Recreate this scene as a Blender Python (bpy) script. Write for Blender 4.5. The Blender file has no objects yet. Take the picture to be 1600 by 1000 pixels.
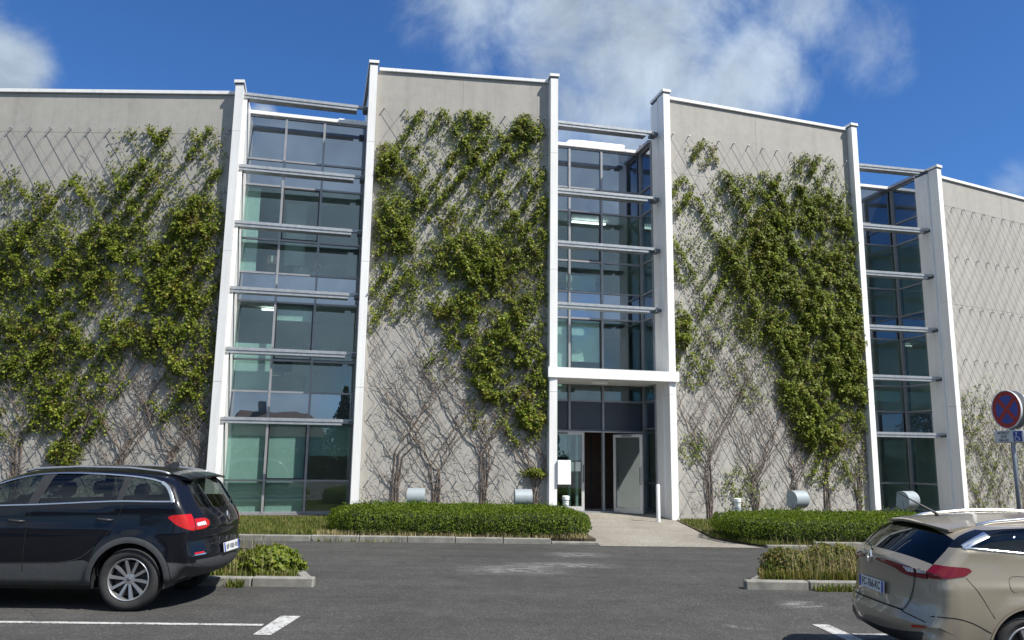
import bpy, bmesh, math, random
import numpy as np
from mathutils import Vector, Matrix
from mathutils.geometry import delaunay_2d_cdt

random.seed(7)
RNG = np.random.default_rng(11)
scene = bpy.context.scene
COL = scene.collection

# ------------------------------------------------------------------ camera
CAM_H, FPX, PITCH, ROLL = 1.75, 1244.0, math.radians(9.8), math.radians(0.72)
cF = np.array([0, math.cos(PITCH), math.sin(PITCH)])
u0 = np.array([0, -math.sin(PITCH), math.cos(PITCH)]); r0 = np.array([1.0, 0, 0])
cR = math.cos(ROLL) * r0 + math.sin(ROLL) * u0
cU = -math.sin(ROLL) * r0 + math.cos(ROLL) * u0
cC = np.array([0, 0, CAM_H])
cd = bpy.data.cameras.new("camera"); cam = bpy.data.objects.new("camera", cd); COL.objects.link(cam)
cd.sensor_width = 36; cd.lens = FPX / 1600 * 36; cd.clip_end = 3000; cd.clip_start = 0.05
cam.matrix_world = Matrix(((cR[0], cU[0], -cF[0], cC[0]), (cR[1], cU[1], -cF[1], cC[1]), (cR[2], cU[2], -cF[2], cC[2]), (0, 0, 0, 1)))
scene.camera = cam

# ------------------------------------------------------------------ sky, sun, exposure
SUN = np.array([0.68, -0.43, 1.0]); SUN /= np.linalg.norm(SUN)
world = bpy.data.worlds.new("World"); scene.world = world; world.use_nodes = True
wn, wl = world.node_tree.nodes, world.node_tree.links
wn.clear()
SKY_STRENGTH, CLOUD_V = 0.085, 5.2


def pix_dir(x, y):
    d = cF * FPX + cR * (x - 800) - cU * (y - 500)
    return d / np.linalg.norm(d)


def build_sky():
    out = wn.new("ShaderNodeOutputWorld"); bg = wn.new("ShaderNodeBackground")
    sky = wn.new("ShaderNodeTexSky"); sky.sky_type = 'NISHITA'; sky.sun_disc = False
    sky.sun_elevation = math.asin(SUN[2]); sky.sun_rotation = math.atan2(SUN[0], SUN[1])
    sky.altitude = 100; sky.air_density = 1.0; sky.dust_density = 0.25; sky.ozone_density = 3.2
    tc = wn.new("ShaderNodeTexCoord"); gen = tc.outputs["Generated"]

    def math_node(op, a, b=None, clamp=False):
        n = wn.new("ShaderNodeMath"); n.operation = op; n.use_clamp = clamp
        for i, v in enumerate((a, b)):
            if v is None: continue
            if isinstance(v, (int, float)): n.inputs[i].default_value = v
            else: wl.new(v, n.inputs[i])
        return n.outputs[0]

    def noise(scale, detail, rough, dist=0.0, sq=(1, 1, 1)):
        m = wn.new("ShaderNodeMapping"); m.inputs["Scale"].default_value = sq; wl.new(gen, m.inputs["Vector"])
        n = wn.new("ShaderNodeTexNoise"); n.inputs["Scale"].default_value = scale; n.inputs["Detail"].default_value = detail
        n.inputs["Roughness"].default_value = rough; n.inputs["Distortion"].default_value = dist
        wl.new(m.outputs[0], n.inputs["Vector"]); return n.outputs["Fac"]

    def smooth(v, lo, hi):
        n = wn.new("ShaderNodeMapRange"); n.interpolation_type = 'SMOOTHSTEP'
        n.inputs["From Min"].default_value = lo; n.inputs["From Max"].default_value = hi
        wl.new(v, n.inputs["Value"]); return n.outputs["Result"]

    fine = noise(7.5, 11, 0.62, 0.35); wide = noise(2.2, 4, 0.5)
    total = None
    # banks of cumulus: (direction, angular radius, weight)
    for (px, py, rad, wgt) in [(1000, 90, .20, .78), (900, 30, .20, .60), (1175, 115, .13, .80), (1090, 190, .15, .78), (950, 190, .15, .70), (1250, 20, .17, .50), (1330, 60, .12, .40), (740, 10, .16, .46), (660, 60, .08, .30), (15, 118, .085, .95), (-70, 160, .16, .95), (412, 182, .030, .80), (1585, 285, .06, .50), (1060, 20, .18, .62)]:
        d = pix_dir(px, py)
        v = wn.new("ShaderNodeVectorMath"); v.operation = 'DISTANCE'; wl.new(gen, v.inputs[0]); v.inputs[1].default_value = tuple(d)
        f = wn.new("ShaderNodeMapRange"); f.interpolation_type = 'SMOOTHSTEP'
        f.inputs["From Min"].default_value = rad; f.inputs["From Max"].default_value = 0
        f.inputs["To Min"].default_value = 0; f.inputs["To Max"].default_value = wgt
        wl.new(v.outputs["Value"], f.inputs["Value"])
        total = f.outputs[0] if total is None else math_node('MAXIMUM', total, f.outputs[0])
    # the same broken cumulus goes on over the rest of the sky
    sep = wn.new("ShaderNodeSeparateXYZ"); wl.new(gen, sep.inputs[0])
    behind = smooth(sep.outputs["Y"], 0.25, -0.15)
    scattered = math_node('MULTIPLY', smooth(wide, 0.38, 0.56), 0.92)
    total = math_node('MAXIMUM', total, math_node('MULTIPLY', scattered, behind))
    body = math_node('ADD', total, math_node('MULTIPLY', math_node('SUBTRACT', fine, 0.5), 1.25))
    mask = smooth(body, 0.18, 0.80)
    mask = math_node('MULTIPLY', mask, smooth(total, 0.0, 0.2))
    tone = noise(9.0, 6, 0.6, 0.4)
    shade = wn.new("ShaderNodeMapRange"); wl.new(tone, shade.inputs["Value"])
    shade.inputs["From Min"].default_value = 0.3; shade.inputs["From Max"].default_value = 0.7
    shade.inputs["To Min"].default_value = 0.62; shade.inputs["To Max"].default_value = 1.12
    cc = wn.new("ShaderNodeMixRGB"); cc.blend_type = 'MULTIPLY'; cc.inputs["Fac"].default_value = 1
    cc.inputs["Color1"].default_value = (CLOUD_V * .84, CLOUD_V * 1.0, CLOUD_V * 1.16, 1); wl.new(shade.outputs[0], cc.inputs["Color2"])
    # thicker clouds on the whole opaque, thin edges let the blue through
    mx = wn.new("ShaderNodeMixRGB"); wl.new(math_node('MULTIPLY', mask, 0.88), mx.inputs["Fac"])
    tint = wn.new("ShaderNodeMixRGB"); tint.blend_type = 'MULTIPLY'; tint.inputs["Fac"].default_value = 1
    wl.new(sky.outputs[0], tint.inputs["Color1"]); tint.inputs["Color2"].default_value = (0.36, 0.64, 0.98, 1)
    wl.new(tint.outputs[0], mx.inputs["Color1"]); wl.new(cc.outputs[0], mx.inputs["Color2"])
    wl.new(mx.outputs[0], bg.inputs["Color"]); bg.inputs["Strength"].default_value = SKY_STRENGTH
    wl.new(bg.outputs[0], out.inputs["Surface"])


build_sky()
sl = bpy.data.lights.new("sun", 'SUN'); sl.energy = 4.3; sl.angle = math.radians(0.53); sl.color = (1.0, 0.95, 0.87)
so = bpy.data.objects.new("sun", sl); COL.objects.link(so)
so.rotation_euler = Vector(-SUN).to_track_quat('-Z', 'Y').to_euler()
scene.view_settings.view_transform = 'Standard'; scene.view_settings.look = 'None'
scene.view_settings.exposure = 0.75; scene.view_settings.gamma = 1.0; scene.view_settings.use_curve_mapping = False
scene.render.engine = 'CYCLES'
scene.cycles.max_bounces = 10; scene.cycles.transparent_max_bounces = 16
scene.cycles.caustics_reflective = False; scene.cycles.caustics_refractive = False
scene.cycles.use_denoising = True


# ------------------------------------------------------------------ helpers: pixels
def at_z(x, y, z):
    r = cF * FPX + cR * (x - 800) - cU * (y - 500)
    return cC + r * (z - CAM_H) / r[2]


def at_plane(x, y, o, t):
    """point of a vertical plane through plan point o along plan direction t"""
    r = cF * FPX + cR * (x - 800) - cU * (y - 500)
    n = np.array([t[1], -t[0]])
    k = ((o[0]) * n[0] + (o[1]) * n[1]) / (r[0] * n[0] + r[1] * n[1])
    return cC + r * k


# ------------------------------------------------------------------ helpers: objects
def tag(o, label=None, cat=None, group=None, kind=None):
    if label: o["label"] = label
    if cat: o["category"] = cat
    if group: o["group"] = group
    if kind: o["kind"] = kind
    return o


def empty(name, loc=(0, 0, 0), rz=0, label=None, cat=None, group=None):
    o = bpy.data.objects.new(name, None); COL.objects.link(o); o.empty_display_size = 0.2
    o.location = loc; o.rotation_euler = (0, 0, rz)
    return tag(o, label, cat, group)


def link_mesh(name, me, parent=None):
    o = bpy.data.objects.new(name, me); COL.objects.link(o)
    if parent is not None: o.parent = parent
    return o


def raw(name, v, f, m, parent=None, smooth=False):
    me = bpy.data.meshes.new(name); me.from_pydata([tuple(p) for p in v], [], f); me.update()
    ms = m if isinstance(m, (list, tuple)) else [m]
    for k in ms: me.materials.append(k)
    if smooth: me.polygons.foreach_set("use_smooth", [True] * len(me.polygons))
    return link_mesh(name, me, parent)


class MB:
    """collects shapes and links them as one mesh"""

    def __init__(s): s.v = []; s.f = []; s.mi = []; s.cur = 0

    def add(s, v, f):
        n = len(s.v); s.v += [tuple(p) for p in v]; s.f += [tuple(i + n for i in q) for q in f]; s.mi += [s.cur] * len(f); return s

    def box(s, x0, x1, y0, y1, z0, z1, b=0.0):
        if b <= 0:
            v = [(x0, y0, z0), (x1, y0, z0), (x1, y1, z0), (x0, y1, z0), (x0, y0, z1), (x1, y0, z1), (x1, y1, z1), (x0, y1, z1)]
            return s.add(v, [(0, 3, 2, 1), (4, 5, 6, 7), (0, 1, 5, 4), (1, 2, 6, 5), (2, 3, 7, 6), (3, 0, 4, 7)])
        bm = bmesh.new(); bmesh.ops.create_cube(bm, size=1)
        for q in bm.verts: q.co = Vector(((x0 + x1) / 2 + q.co.x * (x1 - x0), (y0 + y1) / 2 + q.co.y * (y1 - y0), (z0 + z1) / 2 + q.co.z * (z1 - z0)))
        bmesh.ops.bevel(bm, geom=list(bm.edges), offset=b, segments=1, affect='EDGES', profile=0.5)
        bm.verts.index_update()
        s.add([q.co[:] for q in bm.verts], [tuple(q.index for q in f.verts) for f in bm.faces]); bm.free(); return s

    def prism(s, poly, z0, z1):
        n = len(poly); v = [(p[0], p[1], z0) for p in poly] + [(p[0], p[1], z1) for p in poly]
        a = sum(poly[i][0] * poly[(i + 1) % n][1] - poly[(i + 1) % n][0] * poly[i][1] for i in range(n))
        f = [tuple(range(n))[::-1], tuple(range(n, 2 * n))] + [(i, (i + 1) % n, n + (i + 1) % n, n + i) for i in range(n)]
        if a < 0: f = [tuple(q[::-1]) for q in f]
        return s.add(v, f)

    def tube(s, pts, rad, n=8, cap=True):
        pts = [Vector(p) for p in pts]; rr = rad if hasattr(rad, '__len__') else [rad] * len(pts)
        v = []; f = []; up = None
        for i, p in enumerate(pts):
            d = (pts[min(i + 1, len(pts) - 1)] - pts[max(i - 1, 0)])
            if d.length < 1e-9: d = Vector((0, 0, 1))
            d.normalize()
            if up is None: up = d.orthogonal().normalized()
            up = (up - d * up.dot(d));
            up = up.normalized() if up.length > 1e-6 else d.orthogonal().normalized()
            w = d.cross(up)
            for k in range(n):
                a = 2 * math.pi * k / n; v.append(p + (up * math.cos(a) + w * math.sin(a)) * rr[i])
        for i in range(len(pts) - 1):
            for k in range(n):
                f.append((i * n + k, i * n + (k + 1) % n, (i + 1) * n + (k + 1) % n, (i + 1) * n + k))
        if cap: f.append(tuple(range(n))[::-1]); f.append(tuple((len(pts) - 1) * n + k for k in range(n)))
        return s.add(v, f)

    def lathe(s, prof, n=24, axis='z', c=(0, 0, 0), close=False):
        """prof: (radius, height) pairs turned about an axis"""
        v = []; f = []; m = len(prof)
        for k in range(n):
            a = 2 * math.pi * k / n
            for r, h in prof:
                p = {'z': (r * math.cos(a), r * math.sin(a), h), 'y': (r * math.cos(a), h, r * math.sin(a)), 'x': (h, r * math.cos(a), r * math.sin(a))}[axis]
                v.append((p[0] + c[0], p[1] + c[1], p[2] + c[2]))
        for k in range(n):
            k2 = (k + 1) % n
            for i in range(m - (0 if close else 1)):
                i2 = (i + 1) % m; f.append((k * m + i, k2 * m + i, k2 * m + i2, k * m + i2))
        return s.add(v, f)

    def build(s, name, m, parent=None, smooth=False, kind=None):
        o = raw(name, s.v, s.f, m, parent, smooth)
        if isinstance(m, (list, tuple)): o.data.polygons.foreach_set("material_index", s.mi)
        bm = bmesh.new(); bm.from_mesh(o.data); bmesh.ops.recalc_face_normals(bm, faces=bm.faces); bm.to_mesh(o.data); bm.free()
        if smooth == 'auto':
            o.data.polygons.foreach_set("use_smooth", [True] * len(o.data.polygons)); o.data.set_sharp_from_angle(angle=math.radians(38))
        if kind: o["kind"] = kind
        return o


def tri_mesh(name, V, F, m, parent=None, smooth=False):
    """fast mesh from numpy arrays, every face with the same vertex count"""
    V = np.asarray(V, np.float32); F = np.asarray(F, np.int32); k = F.shape[1]
    me = bpy.data.meshes.new(name); me.vertices.add(len(V)); me.vertices.foreach_set("co", V.ravel())
    me.loops.add(F.size); me.loops.foreach_set("vertex_index", F.ravel())
    me.polygons.add(len(F)); me.polygons.foreach_set("loop_start", np.arange(0, F.size, k, dtype=np.int32))
    me.update(calc_edges=True); me.validate()
    me.materials.append(m)
    if smooth: me.polygons.foreach_set("use_smooth", [True] * len(me.polygons))
    return link_mesh(name, me, parent)


# ------------------------------------------------------------------ materials
MATS = {}


class NT:
    def __init__(s, name):
        s.m = bpy.data.materials.new(name); s.m.use_nodes = True; s.n = s.m.node_tree.nodes; s.l = s.m.node_tree.links
        s.p = s.n["Principled BSDF"]; s.out = s.n["Material Output"]; MATS[name] = s.m
        s.tc = s.n.new("ShaderNodeTexCoord"); s.geo = s.n.new("ShaderNodeNewGeometry")

    def noise(s, scale, detail=4, rough=.55, vec=None, stretch=None, dist=0):
        n = s.n.new("ShaderNodeTexNoise"); n.inputs["Scale"].default_value = scale; n.inputs["Detail"].default_value = detail
        n.inputs["Roughness"].default_value = rough; n.inputs["Distortion"].default_value = dist
        v = vec or s.geo.outputs["Position"]
        if stretch:
            mp = s.n.new("ShaderNodeMapping"); mp.inputs["Scale"].default_value = stretch; s.l.new(v, mp.inputs["Vector"]); v = mp.outputs[0]
        s.l.new(v, n.inputs["Vector"]); return n.outputs["Fac"]

    def ramp(s, fac, stops):
        r = s.n.new("ShaderNodeValToRGB"); e = r.color_ramp.elements
        while len(e) < len(stops): e.new(0.5)
        for k, (p, c) in enumerate(stops):
            e[k].position = p; e[k].color = (*c, 1) if not isinstance(c, (int, float)) else (c, c, c, 1)
        s.l.new(fac, r.inputs["Fac"]); return r.outputs["Color"]

    def mix(s, fac, a, b, mode='MIX'):
        n = s.n.new("ShaderNodeMixRGB"); n.blend_type = mode
        for i, v in ((0, fac), (1, a), (2, b)):
            if isinstance(v, (int, float)): n.inputs[i].default_value = v if i == 0 else (v, v, v, 1)
            elif isinstance(v, tuple): n.inputs[i].default_value = (*v, 1)
            else: s.l.new(v, n.inputs[i])
        return n.outputs[0]

    def math(s, op, a, b=0.0):
        n = s.n.new("ShaderNodeMath"); n.operation = op
        for i, v in enumerate((a, b)):
            if isinstance(v, (int, float)): n.inputs[i].default_value = v
            else: s.l.new(v, n.inputs[i])
        return n.outputs[0]

    def bump(s, h, strength=.3, dist=.01):
        b = s.n.new("ShaderNodeBump"); b.inputs["Strength"].default_value = strength; b.inputs["Distance"].default_value = dist
        s.l.new(h, b.inputs["Height"]); s.l.new(b.outputs[0], s.p.inputs["Normal"])

    def set(s, **k):
        for a, v in k.items():
            a = {"base": "Base Color", "rough": "Roughness", "metal": "Metallic", "spec": "Specular IOR Level", "coat": "Coat Weight", "emit": "Emission Color", "estr": "Emission Strength", "coatr": "Coat Roughness", "alpha": "Alpha"}[a]
            if isinstance(v, (int, float)): s.p.inputs[a].default_value = v
            elif isinstance(v, tuple): s.p.inputs[a].default_value = (*v, 1)
            else: s.l.new(v, s.p.inputs[a])
        return s


def plain(name, base, rough=.5, metal=0.0, var=.08, scale=6, spec=.5, bump=0, coat=0.0):
    t = NT(name); n = t.noise(scale, 5, .6)
    lo = tuple(c * (1 - var) for c in base); hi = tuple(min(1, c * (1 + var)) for c in base)
    t.set(base=t.ramp(n, [(.3, lo), (.7, hi)]), rough=rough, metal=metal, spec=spec, coat=coat)
    if bump: t.bump(t.noise(scale * 14, 4, .6), bump, .004)
    return t.m


def mat_concrete():
    t = NT("concrete")
    big = t.noise(.55, 4, .6); streak = t.noise(1.0, 5, .65, stretch=(2.6, 2.6, .16)); fine = t.noise(34, 5, .7); mid = t.noise(4.5, 6, .62)
    c = t.ramp(big, [(.25, (.360, .347, .318)), (.75, (.412, .398, .369))])
    c = t.mix(.4, c, t.ramp(streak, [(.3, .70), (.52, 1.0), (.75, 1.06)]), 'MULTIPLY')
    c = t.mix(.4, c, t.ramp(mid, [(.32, .82), (.6, 1.04)]), 'MULTIPLY')
    c = t.mix(.3, c, t.ramp(fine, [(.25, .74), (.55, 1.05)]), 'MULTIPLY')
    t.set(base=c, rough=.9, spec=.25)
    t.bump(t.math('ADD', t.math('MULTIPLY', mid, .6), fine), .22, .010)
    return t.m


def mat_white(name="white_metal", v=.83):
    t = NT(name)
    st = t.noise(1.0, 5, .7, stretch=(9, 9, .5)); big = t.noise(1.2, 3)
    c = t.ramp(st, [(.28, (v * .88, v * .875, v * .855)), (.55, (v, v, v * .985))])
    c = t.mix(.5, c, t.ramp(big, [(.3, .90), (.7, 1.03)]), 'MULTIPLY')
    t.set(base=c, rough=.42, spec=.45); t.bump(t.noise(3, 3), .05, .01)
    return t.m


def mat_asphalt():
    t = NT("asphalt")
    sp = t.n.new("ShaderNodeTexVoronoi"); sp.inputs["Scale"].default_value = 62; t.l.new(t.geo.outputs["Position"], sp.inputs["Vector"])
    rnd = t.n.new("ShaderNodeSeparateColor"); t.l.new(sp.outputs["Color"], rnd.inputs[0])
    base = t.ramp(t.noise(.35, 5, .6, dist=.6), [(.25, (.047, .046, .044)), (.75, (.072, .070, .067))])
    base = t.mix(.7, base, t.ramp(t.noise(2.6, 6, .65), [(.3, .74), (.7, 1.2)]), 'MULTIPLY')
    # tyre-polished lanes and drips
    base = t.mix(.5, base, t.ramp(t.noise(1.0, 4, .6, stretch=(.22, 1.6, 1)), [(.35, .78), (.65, 1.16)]), 'MULTIPLY')
    stone = t.ramp(rnd.outputs[0], [(0, .74), (.55, .93), (.86, 1.13), (.96, 1.45), (1.0, 2.2)])
    base = t.mix(.85, base, stone, 'MULTIPLY')
    # oil and dark repair blots
    blot = t.ramp(t.noise(.9, 5, .7, dist=1.2), [(.70, 0), (.78, .5)])
    base = t.mix(blot, base, (.022, .022, .024))
    crack = t.n.new("ShaderNodeTexVoronoi"); crack.feature = 'DISTANCE_TO_EDGE'; crack.inputs["Scale"].default_value = .33
    mp = t.n.new("ShaderNodeMixRGB"); mp.inputs[0].default_value = .12; t.l.new(t.geo.outputs["Position"], mp.inputs[1])
    nn = t.n.new("ShaderNodeTexNoise"); nn.inputs["Scale"].default_value = 2.2; nn.inputs["Detail"].default_value = 6; t.l.new(t.geo.outputs["Position"], nn.inputs["Vector"]); t.l.new(nn.outputs["Color"], mp.inputs[2])
    t.l.new(mp.outputs[0], crack.inputs["Vector"])
    ck = t.ramp(crack.outputs["Distance"], [(.0, .42), (.006, 0)])
    base = t.mix(t.math('MULTIPLY', ck, t.ramp(t.noise(.25, 2), [(.5, 0), (.6, 1)])), base, (.02, .02, .021))
    t.set(base=base, rough=t.ramp(t.noise(3, 4), [(.3, .78), (.7, .94)]), spec=.3)
    t.bump(t.math('ADD', sp.outputs["Distance"], t.math('MULTIPLY', t.noise(90, 3), .5)), .55, .008)
    return t.m


def mat_worn_paint():
    t = NT("worn_white_paint")
    w = t.noise(26, 6, .72); w2 = t.noise(4, 4, .6)
    c = t.ramp(t.math('ADD', t.math('MULTIPLY', w, .65), t.math('MULTIPLY', w2, .35)), [(.41, (.08, .08, .08)), (.49, (.42, .42, .41)), (.7, (.58, .58, .56))])
    t.set(base=c, rough=.75); t.bump(t.noise(60, 4), .4, .006)
    return t.m


def mat_scuff():
    """chalky scuffs left on the tarmac: mostly tarmac coloured with pale dust"""
    t = NT("chalk_scuff")
    w = t.noise(3.4, 7, .75, stretch=(1, 2.4, 1), dist=.6); fine = t.noise(55, 3)
    fac = t.ramp(t.math('ADD', t.math('MULTIPLY', w, .7), t.math('MULTIPLY', fine, .3)), [(.44, 0), (.62, .62)])
    tr = t.n.new("ShaderNodeBsdfTransparent"); mx = t.n.new("ShaderNodeMixShader")
    t.set(base=(.34, .34, .34), rough=.9)
    uv = t.n.new("ShaderNodeSeparateXYZ"); t.l.new(t.tc.outputs["Generated"], uv.inputs[0])

    def fall(o):
        a = t.math('SUBTRACT', o, .5); a = t.math('ABSOLUTE', a); return t.ramp(a, [(.18, 1), (.5, 0)])
    edge = t.math('MULTIPLY', fall(uv.outputs["X"]), fall(uv.outputs["Y"]))
    t.l.new(t.math('MULTIPLY', fac, edge), mx.inputs[0]); t.l.new(tr.outputs[0], mx.inputs[1]); t.l.new(t.p.outputs[0], mx.inputs[2]); t.l.new(mx.outputs[0], t.out.inputs["Surface"])
    return t.m


def mat_leaf(name, cols, rough=.45, trans=.32, patch=None):
    t = NT(name)
    c = t.ramp(t.geo.outputs["Random Per Island"], [(i / (len(cols) - 1), k) for i, k in enumerate(cols)])
    c = t.mix(.45, c, t.ramp(t.noise(1.6, 3), [(.3, .66), (.7, 1.22)]), 'MULTIPLY')
    if patch: c = t.mix(t.ramp(t.noise(1.1, 4, .6), [(.56, 0), (.70, .62)]), c, patch)
    t.set(base=c, rough=rough, spec=.22)
    tl = t.n.new("ShaderNodeBsdfTranslucent"); t.l.new(t.mix(1, c, (1.5, 1.55, .7), 'MULTIPLY'), tl.inputs["Color"])
    mx = t.n.new("ShaderNodeMixShader"); mx.inputs[0].default_value = trans
    t.l.new(t.p.outputs[0], mx.inputs[1]); t.l.new(tl.outputs[0], mx.inputs[2]); t.l.new(mx.outputs[0], t.out.inputs["Surface"])
    return t.m


def mat_glass(name, tint, ior, rough=0.0, wob=.02):
    t = NT(name); t.n.remove(t.p)
    tr = t.n.new("ShaderNodeBsdfTransparent"); tr.inputs["Color"].default_value = (*tint, 1)
    gl = t.n.new("ShaderNodeBsdfGlossy"); gl.inputs["Roughness"].default_value = rough; gl.inputs["Color"].default_value = (.92, .97, 1, 1)
    lw = t.n.new("ShaderNodeLayerWeight"); lw.inputs["Blend"].default_value = .5; f0 = ((ior - 1) / (ior + 1)) ** 2
    fr = t.math('ADD', t.math('MULTIPLY', t.math('POWER', lw.outputs["Facing"], 5.0), 1 - f0), f0)     # Schlick, same from both sides of the pane
    b = t.n.new("ShaderNodeBump"); b.inputs["Strength"].default_value = wob; b.inputs["Distance"].default_value = .05
    t.l.new(t.noise(.9, 2), b.inputs["Height"]); t.l.new(b.outputs[0], gl.inputs["Normal"])
    mx = t.n.new("ShaderNodeMixShader"); t.l.new(fr, mx.inputs[0]); t.l.new(tr.outputs[0], mx.inputs[1]); t.l.new(gl.outputs[0], mx.inputs[2])
    t.l.new(mx.outputs[0], t.out.inputs["Surface"]); return t.m


def mat_spandrel():
    t = NT("spandrel_glass"); t.set(base=(.012, .016, .022), rough=.25)
    gl = t.n.new("ShaderNodeBsdfGlossy"); gl.inputs["Roughness"].default_value = .01; gl.inputs["Color"].default_value = (.80, .90, 1, 1)
    b = t.n.new("ShaderNodeBump"); b.inputs["Strength"].default_value = .025; b.inputs["Distance"].default_value = .05
    t.l.new(t.noise(1.1, 2), b.inputs["Height"]); t.l.new(b.outputs[0], gl.inputs["Normal"])
    fr = t.n.new("ShaderNodeFresnel"); fr.inputs["IOR"].default_value = 4.0
    mx = t.n.new("ShaderNodeMixShader"); t.l.new(fr.outputs[0], mx.inputs[0]); t.l.new(t.p.outputs[0], mx.inputs[1]); t.l.new(gl.outputs[0], mx.inputs[2])
    t.l.new(mx.outputs[0], t.out.inputs["Surface"]); return t.m


def mat_car_paint(name, base, flake=.25, rough=.34, metal=.35, dust=.04, coat=1.0, spec=.5):
    t = NT(name)
    d = t.noise(2.2, 6, .65); low = t.n.new("ShaderNodeSeparateXYZ"); t.l.new(t.geo.outputs["Position"], low.inputs[0])
    fl = t.noise(420, 2, .5)
    c = t.mix(flake, base, t.ramp(fl, [(.35, tuple(x * .55 for x in base)), (.65, tuple(min(1, x * 1.5) for x in base))]))
    c = t.mix(t.ramp(t.math('MULTIPLY', d, t.noise(40, 5, .7)), [(.18, 0), (.42, dust * 3)]), c, (.26, .24, .21))
    t.set(base=c, metal=metal, rough=rough, coat=coat, coatr=t.ramp(d, [(.3, .02), (.7, .07)]), spec=spec)
    # bare inner side of the sheet metal
    inner = t.n.new("ShaderNodeBsdfDiffuse"); inner.inputs["Color"].default_value = (.02, .02, .022, 1)
    mx = t.n.new("ShaderNodeMixShader"); t.l.new(t.geo.outputs["Backfacing"], mx.inputs[0]); t.l.new(t.p.outputs[0], mx.inputs[1]); t.l.new(inner.outputs[0], mx.inputs[2])
    t.l.new(mx.outputs[0], t.out.inputs["Surface"]); return t.m


def mat_lamp_glass(name, base):
    t = NT(name); w = t.n.new("ShaderNodeTexWave"); w.inputs["Scale"].default_value = 28; t.l.new(t.geo.outputs["Position"], w.inputs["Vector"])
    t.set(base=t.mix(.5, base, t.ramp(w.outputs["Fac"], [(0, tuple(x * .5 for x in base)), (1, tuple(min(1, x * 1.4) for x in base))])), rough=.2, coat=.5, coatr=.04, spec=.35)
    return t.m


M_CON = mat_concrete(); M_WHITE = mat_white(); M_ASPH = mat_asphalt(); M_PAINT = mat_worn_paint(); M_SCUFF = mat_scuff()
M_GALV = plain("galvanised_steel", (.36, .38, .40), .42, .45, .18, 9)
M_ALU = plain("mullion_aluminium", (.30, .31, .33), .4, .35, .1, 5)
M_ALUD = plain("dark_bracket", (.10, .11, .12), .45, .3, .1, 8)
M_GLASS = mat_glass("window_glass", (.70, .81, .79), 2.0)
M_SPAN = mat_spandrel()
M_ROOM = plain("interior_plaster", (.74, .75, .72), .9, 0, .06, 1.5)
M_CEIL = plain("interior_ceiling", (.78, .78, .77), .9, 0, .05, 2)
M_ROOMD = plain("interior_dark", (.05, .055, .06), .8, 0, .2, 2)
M_BLIND = plain("blind_fabric", (.78, .80, .77), .85, 0, .05, 8)
M_KERB = plain("kerb_concrete", (.225, .22, .20), .92, 0, .28, 5, .2, .5)
M_DIRT = plain("soil", (.085, .07, .05), .95, 0, .35, 3, .1, .6)
M_BLACK = plain("black_plastic", (.022, .023, .025), .5, 0, .15, 20)
M_RUBBER = plain("tyre_rubber", (.024, .024, .025), .82, 0, .25, 12)
M_GREYPL = plain("grey_cladding", (.045, .048, .052), .62, 0, .12, 15)
M_CHROME = plain("chrome", (.72, .73, .75), .16, .95, .03, 12)
M_RIM = plain("alloy_rim", (.42, .425, .44), .32, .75, .08, 9)
M_STEM = plain("vine_bark", (.15, .118, .098), .9, 0, .4, 11, .2, .4)
M_TWIG = plain("dry_twig", (.20, .165, .14), .9, 0, .35, 9)
M_WIRE = plain("steel_wire", (.30, .30, .30), .4, .7, .1, 20)
M_LAMPG = plain("floodlight_grey", (.30, .34, .36), .5, .1, .06, 8)
M_LEAF = mat_leaf("vine_leaf", [(.12, .075, .018), (.045, .070, .008), (.088, .128, .012), (.125, .172, .015), (.17, .22, .021), (.225, .265, .032), (.30, .31, .05)], .5, .38, (.18, .145, .028))
M_HEDGE = mat_leaf("hedge_leaf", [(.036, .064, .006), (.068, .112, .009), (.105, .158, .012), (.155, .21, .018)], .6, .30)
M_SHRUB = mat_leaf("shrub_leaf", [(.07, .11, .014), (.12, .17, .02), (.17, .21, .026), (.22, .24, .04)], .5, .32)
M_WEED = mat_leaf("weed_leaf", [(.05, .085, .014), (.09, .13, .02), (.15, .16, .03), (.20, .14, .045), (.24, .20, .10)], .6, .3)
M_GRASS = mat_leaf("grass_blade", [(.05, .085, .018), (.09, .13, .022), (.15, .165, .035), (.27, .23, .10)], .6, .3)
M_STRAW = mat_leaf("dry_stalk", [(.30, .25, .13), (.38, .33, .19), (.22, .19, .08)], .7, .2)
M_TREE = mat_leaf("tree_leaf", [(.02, .04, .01), (.035, .07, .014), (.06, .10, .02)], .5, .25)


# ------------------------------------------------------------------ ground
def sstep(a, b, x):
    t = min(1, max(0, (x - a) / (b - a))); return t * t * (3 - 2 * t)


def gz(x, y):
    return -0.15 * sstep(1.2, 3.4, x) * (1 - sstep(9.7, 11.2, y))


def sheet(name, xs, ys, zf, m, kind="structure"):
    v = [(x, y, zf(x, y)) for y in ys for x in xs]; n = len(xs)
    f = [(j * n + i, j * n + i + 1, (j + 1) * n + i + 1, (j + 1) * n + i) for j in range(len(ys) - 1) for i in range(n - 1)]
    o = raw(name, v, f, m, None, True)
    if kind: o["kind"] = kind
    return o


gx = [-900, -300, -80, -40, -20] + list(np.arange(-10, 16.1, .3)) + [20, 40, 80, 300, 900]
gy = [-900, -300, -80, -40, -20, -10, -4] + list(np.arange(0, 18.1, .3)) + [22, 30, 80, 300, 900]
sheet("asphalt_ground", gx, gy, gz, M_ASPH)


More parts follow.
